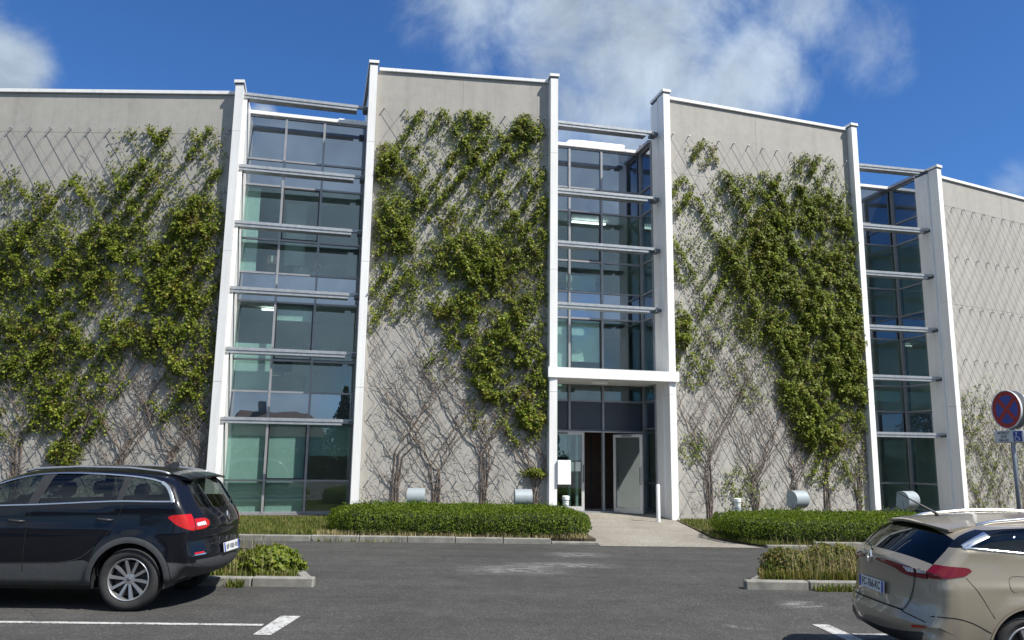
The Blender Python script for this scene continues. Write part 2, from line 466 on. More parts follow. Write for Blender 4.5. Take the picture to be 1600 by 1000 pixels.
def mat_path():
    t = NT("washed_aggregate")
    vo = t.n.new("ShaderNodeTexVoronoi"); vo.inputs["Scale"].default_value = 60; t.l.new(t.geo.outputs["Position"], vo.inputs["Vector"])
    sc = t.n.new("ShaderNodeSeparateColor"); t.l.new(vo.outputs["Color"], sc.inputs[0])
    c = t.ramp(t.noise(.8, 4, .6), [(.3, (.225, .205, .175)), (.7, (.30, .28, .245))])
    c = t.mix(.75, c, t.ramp(sc.outputs[0], [(0, .5), (.5, .95), (1, 1.45)]), 'MULTIPLY')
    c = t.mix(.5, c, t.ramp(t.noise(5, 5), [(.3, .8), (.7, 1.1)]), 'MULTIPLY')
    t.set(base=c, rough=.9, spec=.2); t.bump(vo.outputs["Distance"], .5, .01); return t.m


M_PATH = mat_path()
# planted bed behind the kerb (a raised tray with the path cut through it)
KY = 16.95
PL = [(1.86, KY), (1.62, 19.6), (1.45, 22.2), (1.2, 22.9)]          # left border of the path
PR = [(5.15, 16.72), (4.55, 18.3), (4.62, 20.3), (4.72, 23.3)]       # right border of the path


def path_z(y): return 0.006 + 0.035 * sstep(16.9, 23.0, y) + 0.12 * sstep(22.9, 24.6, y)


ys = list(np.arange(16.7, 25.6, .35))
v = []; f = []
for y in ys:
    xl = np.interp(y, [p[1] for p in PL], [p[0] for p in PL]) if y > KY else 1.86
    xr = np.interp(y, [p[1] for p in PR], [p[0] for p in PR])
    if y > 22.9: xl, xr = 0.9, 4.9
    for k in range(7): v.append((xl + (xr - xl) * k / 6, y, path_z(y)))
for j in range(len(ys) - 1):
    for k in range(6): f.append((j * 7 + k, j * 7 + k + 1, (j + 1) * 7 + k + 1, (j + 1) * 7 + k))
tag(raw("entrance_path", v, f, M_PATH, None, True), kind="structure")
BEDZ = .11
bl = [(-26, KY + .14)] + [(1.80, KY + .14)] + [(p[0] - .02, p[1]) for p in PL[1:]] + [(1.1, 24.8), (-26, 24.0)]
br = [(5.35, KY - .02)] + [(14.5, KY - .02)] + [(26, KY - .02), (26, 34), (4.8, 24.6)] + [(p[0] + .02, p[1]) for p in PR[::-1][:-1]]
tag(MB().prism(bl, -.2, BEDZ).build("planting_bed", M_DIRT), kind="structure"); tag(MB().prism(br, -.2, .055).build("planting_bed", M_DIRT), kind="structure")

# kerb stones, each a stone of its own
def kerb(name, pts, w, h, length, z0=0.0, seed=1, drop=None):
    rr = random.Random(seed); root = empty(name, (pts[0][0], pts[0][1], 0)); root["kind"] = "structure"
    for a, b in zip(pts[:-1], pts[1:]):
        a = np.array(a, float); b = np.array(b, float); L = np.linalg.norm(b - a); n = max(1, round(L / length)); d = (b - a) / L; nn = np.array([-d[1], d[0]])
        for k in range(n):
            p = a + d * (L * k / n); l = L / n - .012; hh = h + rr.uniform(-.006, .006); o = rr.uniform(-.006, .006)
            if drop: hh = drop(p[0] + d[0] * l / 2, hh)
            mb = MB().box(0, l, 0, w, -.15, hh, .014)
            s = mb.build("kerb_stone", M_KERB, root); s.location = (p[0] + nn[0] * o - pts[0][0], p[1] + nn[1] * o - pts[0][1], z0); s.rotation_euler = (rr.uniform(-.01, .01), 0, math.atan2(d[1], d[0]))
    return root


kerb("front_kerb", [(-15, KY), (1.86, KY)], .15, .115, 1.0, 0, 2, lambda x, h: h * (1 - .8 * sstep(.6, 1.8, x)))
kerb("front_kerb", [(5.25, KY - .22), (17, KY - .26)], .15, .115, 1.0, 0, 3, lambda x, h: h * sstep(4.9, 6.9, x) + .015)


def island(name, x0, x1, y0, y1, cl, cr, seed):
    root = empty(name, (x0, y0, 0)); root["kind"] = "structure"
    rr = random.Random(seed)

    def stone(p, q, w=.15, h=.115):
        p = np.array(p, float); q = np.array(q, float); L = np.linalg.norm(q - p); d = (q - p) / L; n = max(1, round(L / .9))
        for k in range(n):
            s = MB().box(0, L / n - .012, 0, w, -.1, h + rr.uniform(-.006, .006), .016).build("kerb_stone", M_KERB, root)
            c = p + d * L * k / n; s.location = (c[0] - x0, c[1] - y0, 0); s.rotation_euler = (0, 0, math.atan2(d[1], d[0]))
    u = .16 / (y1 - y0); stone((x0, y0), (x1, y0)); stone((x1 - cr * u, y0 + .16), (x1 - cr * (1 - u), y1 - .16)); stone((x1 - cr, y1), (x0 + cl, y1)); stone((x0 + cl * (1 - u), y1 - .16), (x0 + cl * u, y0 + .16))
    MB().prism([(.15, .15), (x1 - x0 - .15, .15), (x1 - x0 - .15 - cr, y1 - y0 - .15), (.15 + cl, y1 - y0 - .15)], -.05, .09).build("soil_fill", M_DIRT, root)
    return root


island("parking_island", -8.5, -2.62, 11.16, 12.5, 0, .55, 4)
island("parking_island", 3.27, 9.4, 11.42, 12.55, .62, 0, 5)


# painted lines
def strip(name, poly, z=.004, m=None):
    v = [(x, y, gz(x, y) + z) for x, y in poly]
    return tag(raw(name, v, [tuple(range(len(poly)))], m or M_PAINT), kind="structure")


strip("painted_bay_line", [(-9.0, 8.63), (-2.55, 8.66), (-2.55, 8.75), (-9.0, 8.72)])
strip("painted_bay_tick", [(-2.51, 8.24), (-2.33, 8.24), (-2.28, 9.19), (-2.50, 9.19)])
strip("painted_bay_line", [(3.86, 9.30), (9.5, 9.34), (9.5, 9.43), (3.86, 9.39)])
strip("painted_bay_tick", [(3.66, 8.95), (3.85, 8.95), (3.77, 9.85), (3.58, 9.85)])
for k, (x0, x1, y0, y1) in enumerate([(-.9, 1.1, 12.4, 13.7), (.6, 1.9, 14.6, 15.6), (2.35, 3.0, 9.25, 9.5), (3.35, 4.1, 10.4, 10.75), (3.3, 4.3, 9.05, 9.35), (-.2, 1.9, 13.2, 14.0)]):
    v = [(x0, y0, gz(x0, y0) + .008 + k * .001), (x1, y0, gz(x1, y0) + .008 + k * .001), (x1, y1, gz(x1, y1) + .008 + k * .001), (x0, y1, gz(x0, y1) + .008 + k * .001)]
    tag(raw("chalk_mark", v, [(0, 1, 2, 3)], M_SCUFF), kind="structure")

# ------------------------------------------------------------------ the building
TB = math.radians(13.8)
E1 = np.array([math.cos(TB), math.sin(TB)]); E2 = np.array([-math.sin(TB), math.cos(TB)])
BASE = np.array([1.0, 23.0])
bld = empty("office_building", (BASE[0], BASE[1], 0), 0, "grey concrete office building with white edge fins and tall glazed bays", "building")


def in_bld(o, p, rz=0.0, z=0.0):
    o.parent = bld; o.location = (p[0] - BASE[0], p[1] - BASE[1], z); o.rotation_euler = (0, 0, rz); return o


P1 = np.array([-7.78, 20.76]); P2 = np.array([-4.23, 21.66]); P3 = np.array([1.08, 22.35]); P4 = np.array([4.63, 23.26]); P5 = np.array([11.49, 25.61]); P6 = np.array([16.38, 29.36]) * .888
FW = .22
th2 = math.atan2(*(P3 - P2)[::-1]); th3 = math.atan2(*(P5 - P4)[::-1]); th4 = math.radians(27.0)
d2 = np.array([math.cos(th2), math.sin(th2)]); d3 = np.array([math.cos(th3), math.sin(th3)]); d4 = np.array([math.cos(th4), math.sin(th4)])
SLABS = {  # front-left corner, angle, length, height, side depth left / right, coping drop, joint pixels, split pixel
    1: dict(A=np.array([-19.2, 20.80]), th=math.atan2(P1[1] - 20.80, P1[0] + FW + 19.2), L=P1[0] + FW + 19.2, H=12.03, dl=.8, dr=1.7, drop=.26, joints=[(300, 203.5), (360, 391), (345, 596)], split=(147, 160)),
    2: dict(A=P2, th=th2, L=float(np.linalg.norm(P3 - P2)) + FW, H=13.15, dl=3.0, dr=2.0, drop=.13, joints=[(580, 221), (572, 408), (565, 605)], split=(724, 160)),
    3: dict(A=P4, th=th3, L=float(np.linalg.norm(P5 - P4)) + FW, H=13.15, dl=.45, dr=2.1, drop=.13, joints=[(1049, 264), (1048, 436), (1054, 617)], split=(1188, 200)),
    4: dict(A=P6, th=th4, L=10.5, H=11.87, dl=.5, dr=.6, drop=.27, joints=[(1470, 314), (1485, 471), (1500, 635)], split=(1575, 320)),
}
CON_Y = .25      # the concrete face lies this far behind the fin fronts


def make_slab(k):
    s = SLABS[k]; A, th, L, H = s['A'], s['th'], s['L'], s['H']; t = np.array([math.cos(th), math.sin(th)])
    q = TB - th; el = np.array([-math.sin(q), math.cos(q)])          # E2 in the slab's own frame
    jz = sorted(at_plane(x, y, A, t)[2] for x, y in s['joints'])
    sp = float((at_plane(*s['split'], A, t)[:2] - A) @ t)
    s['jz'] = jz; s['t'] = t; s['el'] = el
    y0 = .47
    lb = np.array([.012, y0]) + el * s['dl']; rb = np.array([L - .012, y0]) + el * s['dr']
    core = MB().prism([(.012, y0 - .06), (FW - .02, CON_Y + .13), (L - FW + .02, CON_Y + .13), (L - .012, y0 - .06), tuple(rb), tuple(lb)], -.3, H - .2).build("concrete_wall", M_WHITE)
    in_bld(core, A, th)
    zs = [-.3] + jz + [H - s['drop'] - .075]
    for a, b in zip(zs[:-1], zs[1:]):
        for x0, x1 in ((FW, sp), (sp, L - FW)):
            MB().box(x0 + (.0015 if x0 > FW else -.01), x1 - (.0015 if x1 < L - FW - .1 else -.01), CON_Y, CON_Y + .12, a + .003, b - .003, .003).build("concrete_panel", M_CON, core)
    zf = [-.3] + jz + [H - .10]
    for x0 in (0, L - FW):
        for a, b in zip(zf[:-1], zf[1:]):
            pa = np.array([x0, 0]); pb = np.array([x0 + FW, 0])
            MB().prism([tuple(pa), tuple(pb), tuple(pb + el * y0), tuple(pa + el * y0)], a + .004, b - .004).build("edge_fin", M_WHITE, core)
        dd = (s['dl'] if x0 == 0 else s['dr']) + y0
        pa = np.array([x0 - .035, -.035]); pb = np.array([x0 + FW + .035, -.035])
        MB().prism([tuple(pa), tuple(pb), tuple(pb + el * (dd + .07)), tuple(pa + el * (dd + .07))], H - .085, H).build("fin_cap", M_WHITE, core)
        MB().prism([tuple(pa + .02), tuple(pb + (-.02, .02)), tuple(pb + el * (dd + .04) - (.02, 0)), tuple(pa + el * (dd + .04) + (.02, 0))], H - .125, H - .09).build("cap_drip", M_ALUD, core)
    c = MB().box(FW + .04, L - FW - .04, CON_Y - .06, CON_Y + .3, H - s['drop'] - .07, H - s['drop'] + .03, .006)
    c.build("coping", M_WHITE, core)
    return core


for k in SLABS: SLABS[k]['obj'] = make_slab(k)

ZT = [.17, 1.04, 2.67, 3.5, 4.4, 6.08, 6.92, 7.92, 9.55, 10.34, 11.68]
SPAN = {(2.67, 3.5), (6.08, 6.92), (9.55, 10.34), (10.34, 11.68)}
FLOORS = [(-.25, .12), (2.95, 3.3), (6.32, 6.7), (9.75, 10.1)]
GROOM = M_ROOM


def pane(p, x0, x1, z0, z1, m, y=0.0): return MB().box(x0, x1, y - .006, y + .006, z0, z1).build("glass_pane", m, p)


M_DULL = plain('dull_panel', (.045, .055, .075), .35, 0, .1, 3)


def grid_wall(part, xs, zs, spans, edge=True, vents=(), skip=()):
    for i, x in enumerate(xs):
        MB().box(x - .032, x + .032, -.075, .05, zs[0] - .02, zs[-1] + .02).build("mullion", M_ALU, part)
    for z in zs:
        for a, b in zip(xs[:-1], xs[1:]):
            if (a, z) in skip: continue
            MB().box(a + .033, b - .033, -.05, .045, z - .026, z + .026).build("transom", M_ALU, part)
    for i, (a, b) in enumerate(zip(xs[:-1], xs[1:])):
        for j, (z0, z1) in enumerate(zip(zs[:-1], zs[1:])):
            if (i, j) in skip: continue
            pane(part, a + .03, b - .03, z0 + .024, z1 - .024, M_SPAN if (round(z0, 2), round(z1, 2)) in spans else M_DULL if z0 == 2.6 else M_GLASS)
            if (i, j) in vents:
                f = .035; x0, x1, q0, q1 = a + .034, b - .034, z0 + .028, z1 - .028
                MB().box(x0, x0 + f, -.045, .03, q0, q1).box(x1 - f, x1, -.045, .03, q0, q1).box(x0 + f, x1 - f, -.045, .03, q0, q0 + f).box(x0 + f, x1 - f, -.045, .03, q1 - f, q1).build("vent_sash", M_BLACK, part)


def room(o, w, depth=5.0, x_left=-.25, x_right=None, floors=FLOORS, rz=TB):
    """what stands behind the glass: floors, ceilings, side and back walls"""
    x1 = w + .25 if x_right is None else x_right
    r = MB().box(x_left, x1, depth, depth + .2, -.25, 11.4).build("back_wall", M_ROOM); in_bld(r, o, rz)
    r = MB().box(x_left - .15, x_left, .12, depth, -.25, 11.4).build("side_wall", M_ROOM); in_bld(r, o, rz)
    r = MB().box(x1, x1 + .15, .12, depth, -.25, 11.4).build("side_wall", M_ROOM); in_bld(r, o, rz)
    for a, b in floors:
        r = MB().box(x_left + .002, x1 - .002, .10, depth - .002, a, b).build("floor_slab", M_CEIL); in_bld(r, o, rz)
    r = MB().box(x_left - .3, x1 + .3, .1, depth + .4, 11.42, 11.62).build("roof_slab", M_ALUD); in_bld(r, o, rz)


def px_fracs(o, pix, y): return [float((at_plane(x, y, o, E1)[:2] - o) @ E1) for x in pix]


def beam(L0, R0, zc, part, o, shade_box=True):
    """sun shade beam between two fins, in the frame of a bay"""
    a = np.array([(L0 - o) @ E1, (L0 - o) @ E2]); b = np.array([(R0 - o) @ E1, (R0 - o) @ E2]); d = b - a; L = np.linalg.norm(d); u = d / L; n = np.array([u[1], -u[0]])
    def P(s, y): return tuple(a + u * s - n * y)
    MB().prism([P(-.06, -.02), P(L + .03, -.02), P(L + .03, .09), P(-.06, .09)], zc - .02, zc + .06).build("shade_beam", M_GALV, part)
    MB().prism([P(-.06, .0), P(L - .25, .0), P(L - .25, .30), P(-.06, .30)], zc - .10, zc - .022).build("shade_louvre", M_GALV, part)
    MB().prism([P(L - .07, -.05), P(L + .12, -.05), P(L + .12, .30), P(L - .07, .30)], zc - .075, zc + .022).build("beam_bracket", M_ALUD, part)  # end bracket; its dark tone also holds the fin's shadow on the beam
    MB().prism([P(-.02, .095), P(.05, .095), P(.05, .34), P(-.02, .34)], zc - .26, zc - .102).build("beam_bracket", M_ALUD, part)


BEAMZ = [2.66, 4.52, 6.18, 8.03, 9.65, 11.78]
# bay between the two left slabs
g1 = np.array([-7.63, 21.13]) + 1.2 * E2
w1 = 3.46
b1 = MB().box(-.05, w1 + .05, -.12, .2, ZT[-1] + .03, ZT[-1] + .13).build("glazed_bay", M_WHITE); in_bld(b1, g1, TB)
xs1 = [0.0] + px_fracs(g1, [446, 506], 230) + [w1]
grid_wall(b1, xs1, ZT, SPAN, vents=((1, 1), (1, 4), (1, 7)))
MB().box(-.1, w1 + .02, -.09, .1, .02, .14).build("window_sill", M_ALU, b1)
MB().box(w1 - .02, w1 + .10, -.12, .05, .0, ZT[-1]).build("jamb_post", M_ALUD, b1)
room(g1, w1)
for z in BEAMZ: beam(np.array([-7.60, 21.13]), np.array([-4.36, 21.95]), z, b1, g1)
# bay over the entrance
K2 = P4 + E2 * (.45 + .47 + 1.0)
g2 = K2 - E1 * 3.42; w2 = 3.42
b2 = MB().box(-.05, w2 + .12, -.12, .2, ZT[-1] + .03, ZT[-1] + .13).build("glazed_bay", M_WHITE); in_bld(b2, g2, TB)
m2 = px_fracs(g2, [889, 939], 300); xs2 = [m2[0] - (m2[1] - m2[0]), m2[0], m2[1], w2]
Z2 = [2.6] + ZT[3:]
grid_wall(b2, xs2, [.2, 2.6], set(), skip=((1, 0), (2, 0)) + ((xs2[1], .2), (xs2[2], .2)))
grid_wall(b2, xs2, Z2, {(6.08, 6.92), (9.55, 10.34), (10.34, 11.68)}, vents=((1, 2), (1, 5)))
MB().box(w2 - .02, w2 + .13, -.14, .02, .0, ZT[-1] + .35).build("corner_post", M_ALU, b2)
room(g2, w2, 5.5, -.3, w2 + 1.2)
for z in BEAMZ[2:]: beam(np.array([1.28, 22.75]), np.array([4.36, 23.50]), z, b2, g2)
# bay between the two right slabs
K3 = P6 + E2 * (.5 + .47 + 1.35)
g3 = K3 - E1 * 3.1; w3 = 3.1
b3 = MB().box(-.05, w3 + .05, -.12, .2, ZT[-1] + .03, ZT[-1] + .13).build("glazed_bay", M_WHITE); in_bld(b3, g3, TB)
m3 = px_fracs(g3, [1352], 500); xs3 = [m3[0] - 1.15, m3[0], w3] if m3[0] - 1.15 > 0 else [0, m3[0], w3]
grid_wall(b3, xs3, ZT, SPAN)
MB().box(w3 - .02, w3 + .13, -.14, .02, .0, ZT[-1] + .02).build("corner_post", M_ALU, b3)
room(g3, w3, 5.5, -.3, w3 + 1.4)
for z in BEAMZ: beam(np.array([11.72, 25.95]), np.array([14.40, 26.52]), z, b3, g3)


def side_glazing(K, length, n, part, g, ground=True):
    """glazed return from the inner corner back to the slab; local x runs towards the street"""
    s = MB().box(0, length, -.16, .08, ZT[-1] + .03, ZT[-1] + .13).build("side_glazing", M_ALU); in_bld(s, K - E2 * .03, TB - math.pi / 2)
    xs = [.06 + (length - .08) * i / n for i in range(n + 1)]
    grid_wall(s, xs, ZT, SPAN)


side_glazing(K2, 1.0, 1, b2, g2); side_glazing(K3, 1.35, 1, b3, g3)
for K, ln in ((K2, 1.0), (K3, 1.35)):      # dark room behind each glazed return
    r = MB().box(1.15, 1.3, -.4, 2.6, -.2, 11.4).build("side_wall", M_ROOM); in_bld(r, K, TB)

# blinds, shelves and ceiling lamps behind the glass
def blind(g, x0, x1, z0, z1, y=.10):
    b = MB().box(x0 + .05, x1 - .05, y, y + .012, z0, z1).box(x0 + .05, x1 - .05, y - .012, y + .02, z0 - .025, z0 - .001).build("roller_blind", M_BLIND); in_bld(b, g, TB)


blind(g1, xs1[0], xs1[1], .2, 2.62); blind(g1, xs1[1], xs1[2], .2, 2.60); blind(g1, xs1[2], xs1[3], 1.75, 2.62)
blind(g1, xs1[0], xs1[1], 3.55, 4.9, .3); blind(g1, xs1[0] - .1, xs1[0] + .55, 7.0, 9.5, .14); blind(g1, xs1[1], xs1[2], 5.6, 6.04)
blind(g1, xs1[1] + .05, xs1[1] + .75, 7.55, 9.5, 1.4)
blind(g2, xs2[1], xs2[2], 4.75, 6.05); blind(g2, xs2[0], xs2[1], 3.5, 6.05); blind(g2, xs2[1], xs2[2], 7.1, 7.55, .4)
blind(g3, xs3[1], xs3[2], 3.9, 4.25, .2)


def mat_emit(name, c, s):
    t = NT(name); t.set(base=(.8, .8, .8), emit=c, estr=s); return t.m


M_TUBE = mat_emit("lit_tube", (1, .98, .93), 2.2)
for g, x, z, y in ((g2, 1.5, 9.62, 1.3), (g1, .5, 2.86, 1.6), (g1, .6, 6.22, 2.2), (g3, .9, 6.22, 2.0)):
    o = MB().box(x, x + 1.2, y, y + .10, z, z + .05).build("ceiling_lamp", M_TUBE); in_bld(o, g, TB)

# entrance: canopy, doors, letter panel
T_P3 = np.array([P3[0] - .06, P3[1]]) - E2 * .08; T_P4 = P4 + d3 * (FW + .06) - E2 * .10
cz0 = at_plane(862, 589, T_P3, E1)[2]; cz1 = at_plane(862, 573, T_P3, E1)[2]
cp = [tuple(T_P3 - BASE), tuple(T_P4 - BASE), tuple(P4 + d3 * .20 + E2 * .05 - BASE), tuple(K2 - E2 * .1 + E1 * .1 - BASE), tuple(g2 - E2 * .1 + E1 * .0 - BASE), tuple(P3 + E2 * .12 - BASE)]
can = MB().prism(cp, cz0, cz1).build("canopy", M_WHITE, bld)
fx = at_plane(938, 597, (P3 + P4) / 2 + E2 * .4, E1)
lampb = MB().box(-.2, .2, -.16, .16, -.10, -.005, .02).build("canopy_lamp", M_BLIND, can); lampb.location = (fx[0] - BASE[0], fx[1] - BASE[1], cz0)
lampb.rotation_euler = (0, 0, TB)


def door_leaf(w, h, mat_gl, name="door"):
    fr = MB(); f = .085
    fr.box(0, f, -.03, .03, 0, h).box(w - f, w, -.03, .03, 0, h).box(f, w - f, -.03, .03, 0, .13).box(f, w - f, -.03, .03, h - f, h)
    d = fr.build(name, M_DOORF)
    MB().box(f - .005, w - f + .005, -.006, .006, .125, h - f + .005).build("glass_pane", mat_gl, d)
    MB().tube([(w - .05, -.03, .85), (w - .05, -.085, .85), (w - .05, -.085, 1.35), (w - .05, -.03, 1.35)], .014, 8).build("door_handle", M_ALUD, d, True)
    MB().box(w * .3, w * .65, -.045, -.031, h - .06, h - .02).build("door_closer", M_ALUD, d)
    return d


M_DOORF = plain("door_frame_aluminium", (.50, .50, .50), .4, .2, .06, 6)
dl = door_leaf(xs2[1] - xs2[0] - .02 + .45, 2.34, M_GLASS); in_bld(dl, g2 + E1 * (xs2[1] - (xs2[1] - xs2[0] + .45) + .47) - E2 * .10, TB, .2)
hinge = at_plane(959, 700, g2 - E2 * .1, E1)[:2]
dr = door_leaf(1.05, 2.32, mat_glass("door_glass", (.45, .58, .54), 2.4)); in_bld(dr, hinge, TB - math.radians(57), .16)
MB().box(xs2[0], xs2[3], -.12, .06, 2.545, 2.575).build("door_head", M_DOORF, b2)
MB().box(xs2[1] + .2, xs2[1] + .28, -.06, .05, .2, 2.54).build("door_jamb", M_DOORF, b2)
MB().box(xs2[0], w2, -.3, .3, .13, .19).build("door_threshold", M_ALU, b2)
# lobby things behind the open door
for x in (1.75, 2.35): MB().box(x, x + .06, 2.0, 2.06, .12, 2.5).build("lobby_mullion", M_ROOMD, b2)
MB().box(1.2, 3.2, 2.02, 2.05, .12, 2.6).build("lobby_screen", plain("lobby_wood", (.09, .045, .03), .5, 0, .2, 3), b2)
for i, (px, py) in enumerate(((893, 729), (903, 729))):
    p = at_plane(px, py, g2 - E2 * .13, E1)
    n = MB().box(-.085, .085, -.003, .003, -.14, .14).build("paper_notice", plain("notice_paper_%d" % i, (.40, .55, .52) if i == 0 else (.55, .62, .60), .8, 0, .3, 30), bld); n.location = (p[0] - BASE[0], p[1] - BASE[1], p[2]); n.rotation_euler = (0, 0, TB)
# roof duct and plant box seen above the glazing
o = MB().tube([(1.0, .9, 11.6), (1.05, .9, 12.0), (1.3, .9, 12.22), (1.6, .9, 12.24), (3.2, .9, 12.24)], .14, 12).build("roof_duct", M_WHITE, None, True); in_bld(o, g2, TB)
o = MB().box(2.62, 3.6, .5, 1.3, 11.62, 12.12, .02).build("roof_box", M_WHITE); in_bld(o, g1, TB)

# box hung on the entrance pier, and the short white post
A3 = P3 + d2 * FW
o = empty("letter_panel", (A3[0] + .02, A3[1] - .05, 0), TB, "blank white panel fixed to the pier left of the entrance", "panel")
zz = [at_plane(877, y, A3, E1)[2] for y in (757, 719)]
MB().box(-.01, .37, -.02, .05, zz[0], zz[1], .006).build("face", mat_white("panel_white", .82), o)
MB().box(.03, .07, .05, .16, zz[0] + .2, zz[0] + .25).box(.03, .07, .05, .16, zz[1] - .25, zz[1] - .2).build("bracket", M_ALUD, o)

# wire trellises on the concrete
def local(k, x, y, off=.0):
    """pixel -> (along, height) on the concrete face of slab k"""
    s = SLABS[k]; n = np.array([-s['t'][1], s['t'][0]]); o = s['A'] + n * (CON_Y - off)
    p = at_plane(x, y, o, s['t']); return float((p[:2] - o) @ s['t']), float(p[2])


NAMES = {1: "the frontal slab at left edge", 2: "the slab left of the entrance", 3: "the slab right of the entrance", 4: "the nearly bare slab at right edge"}
CX, CZ = .54, 1.78


def trellis(k):
    s = SLABS[k]; root = empty("wire_trellis", (s['A'][0], s['A'][1], 0), s['th'], "diagonal steel wire trellis with standoff brackets on " + NAMES[k], "trellis", "wire trellises on the slabs")
    ztop = {1: local(1, 160, 202)[1], 2: local(2, 690, 176)[1], 3: local(3, 1150, 226)[1], 4: local(4, 1520, 333)[1]}[k]
    u0, u1 = FW + .22, s['L'] - FW - .16
    if k == 1: u0 = 2.4
    n = int((u1 - u0) / CX); cx = (u1 - u0) / n; y = CON_Y - .085
    s['tr'] = (u0, u1, ztop, cx)
    br = MB().box(-.012, .012, -.10, 0, -.012, .012).lathe([(.0, -.112), (.022, -.108), (.022, -.085), (0, -.083)], 6, 'y')
    me = None; rows = []; z = ztop
    while z > .35: rows.append(z); z -= CZ
    rows.append(.22)
    for j, z in enumerate(rows):
        for i in range(n + 1):
            if j % 2 and i % 2 and k != 4: continue
            if me is None: b = br.build("standoff_bracket", M_GALV, root); me = b.data
            else: b = link_mesh("standoff_bracket", me, root)
            b.location = (u0 + i * cx, CON_Y, z)
    # edge studs
    wm = MB(); slope = CZ / (2 * cx); zb = .22
    def clip(ua, sg):
        # wire from (ua, ztop) going down in direction sg
        ue = ua + sg * (ztop - zb) / slope; ta = 0; tb = 1
        if ue > u1: tb = (u1 - ua) / (ue - ua)
        if ue < u0: tb = (u0 - ua) / (ue - ua)
        if ua < u0: ta = (u0 - ua) / (ue - ua)
        if ua > u1: ta = (u1 - ua) / (ue - ua)
        if tb - ta < .02: return
        P = lambda q: (ua + (ue - ua) * q, y, ztop + (zb - ztop) * q)
        MB().tube([P(ta), P(tb)], .0055, 4, False).build("wire", M_WIRE, root)
    run = (ztop - zb) / slope; ext = int(run / cx) + 1
    for i in range(-ext, n + 1): clip(u0 + i * cx, 1)
    for i in range(0, n + ext + 1): clip(u0 + i * cx, -1)
    return root


for k in SLABS: trellis(k)

# ------------------------------------------------------------------ cars
def chaikin(p, n=2, closed=False):
    p = np.asarray(p, float)
    for _ in range(n):
        if closed:
            q = np.roll(p, -1, 0); p = np.stack([.75 * p + .25 * q, .25 * p + .75 * q], 1).reshape(-1, 2)
        else:
            a, b = p[:-1], p[1:]; m = np.stack([.75 * a + .25 * b, .25 * a + .75 * b], 1).reshape(-1, 2); p = np.vstack([p[:1], m, p[-1:]])
    return p


def resample(p, step, closed=False):
    p = np.asarray(p, float)
    if closed: p = np.vstack([p, p[:1]])
    d = np.r_[0, np.cumsum(np.linalg.norm(np.diff(p, axis=0), axis=1))]; n = max(2, int(round(d[-1] / step)))
    t = np.linspace(0, d[-1], n + 1); o = np.stack([np.interp(t, d, p[:, i]) for i in range(p.shape[1])], 1)
    return o[:-1] if closed else o


def in_poly(P, poly):
    poly = np.asarray(poly); x, y = P[:, 0], P[:, 1]; r = np.zeros(len(P), bool); j = len(poly) - 1
    for i in range(len(poly)):
        xi, yi = poly[i]; xj, yj = poly[j]
        c = ((yi > y) != (yj > y)) & (x < (xj - xi) * (y - yi) / ((yj - yi) + 1e-12) + xi); r ^= c; j = i
    return r


def dist_poly(P, line):
    P = np.asarray(P); best = np.full(len(P), 9e9)
    for a, b in zip(line[:-1], line[1:]):
        ab = b - a; t = np.clip(((P - a) @ ab) / (ab @ ab + 1e-12), 0, 1); best = np.minimum(best, np.linalg.norm(P - (a + t[:, None] * ab), axis=1))
    return best


def circle(c, r, n=48): return np.array([(c[0] + r * math.cos(2 * math.pi * k / n), c[1] + r * math.sin(2 * math.pi * k / n)) for k in range(n)])


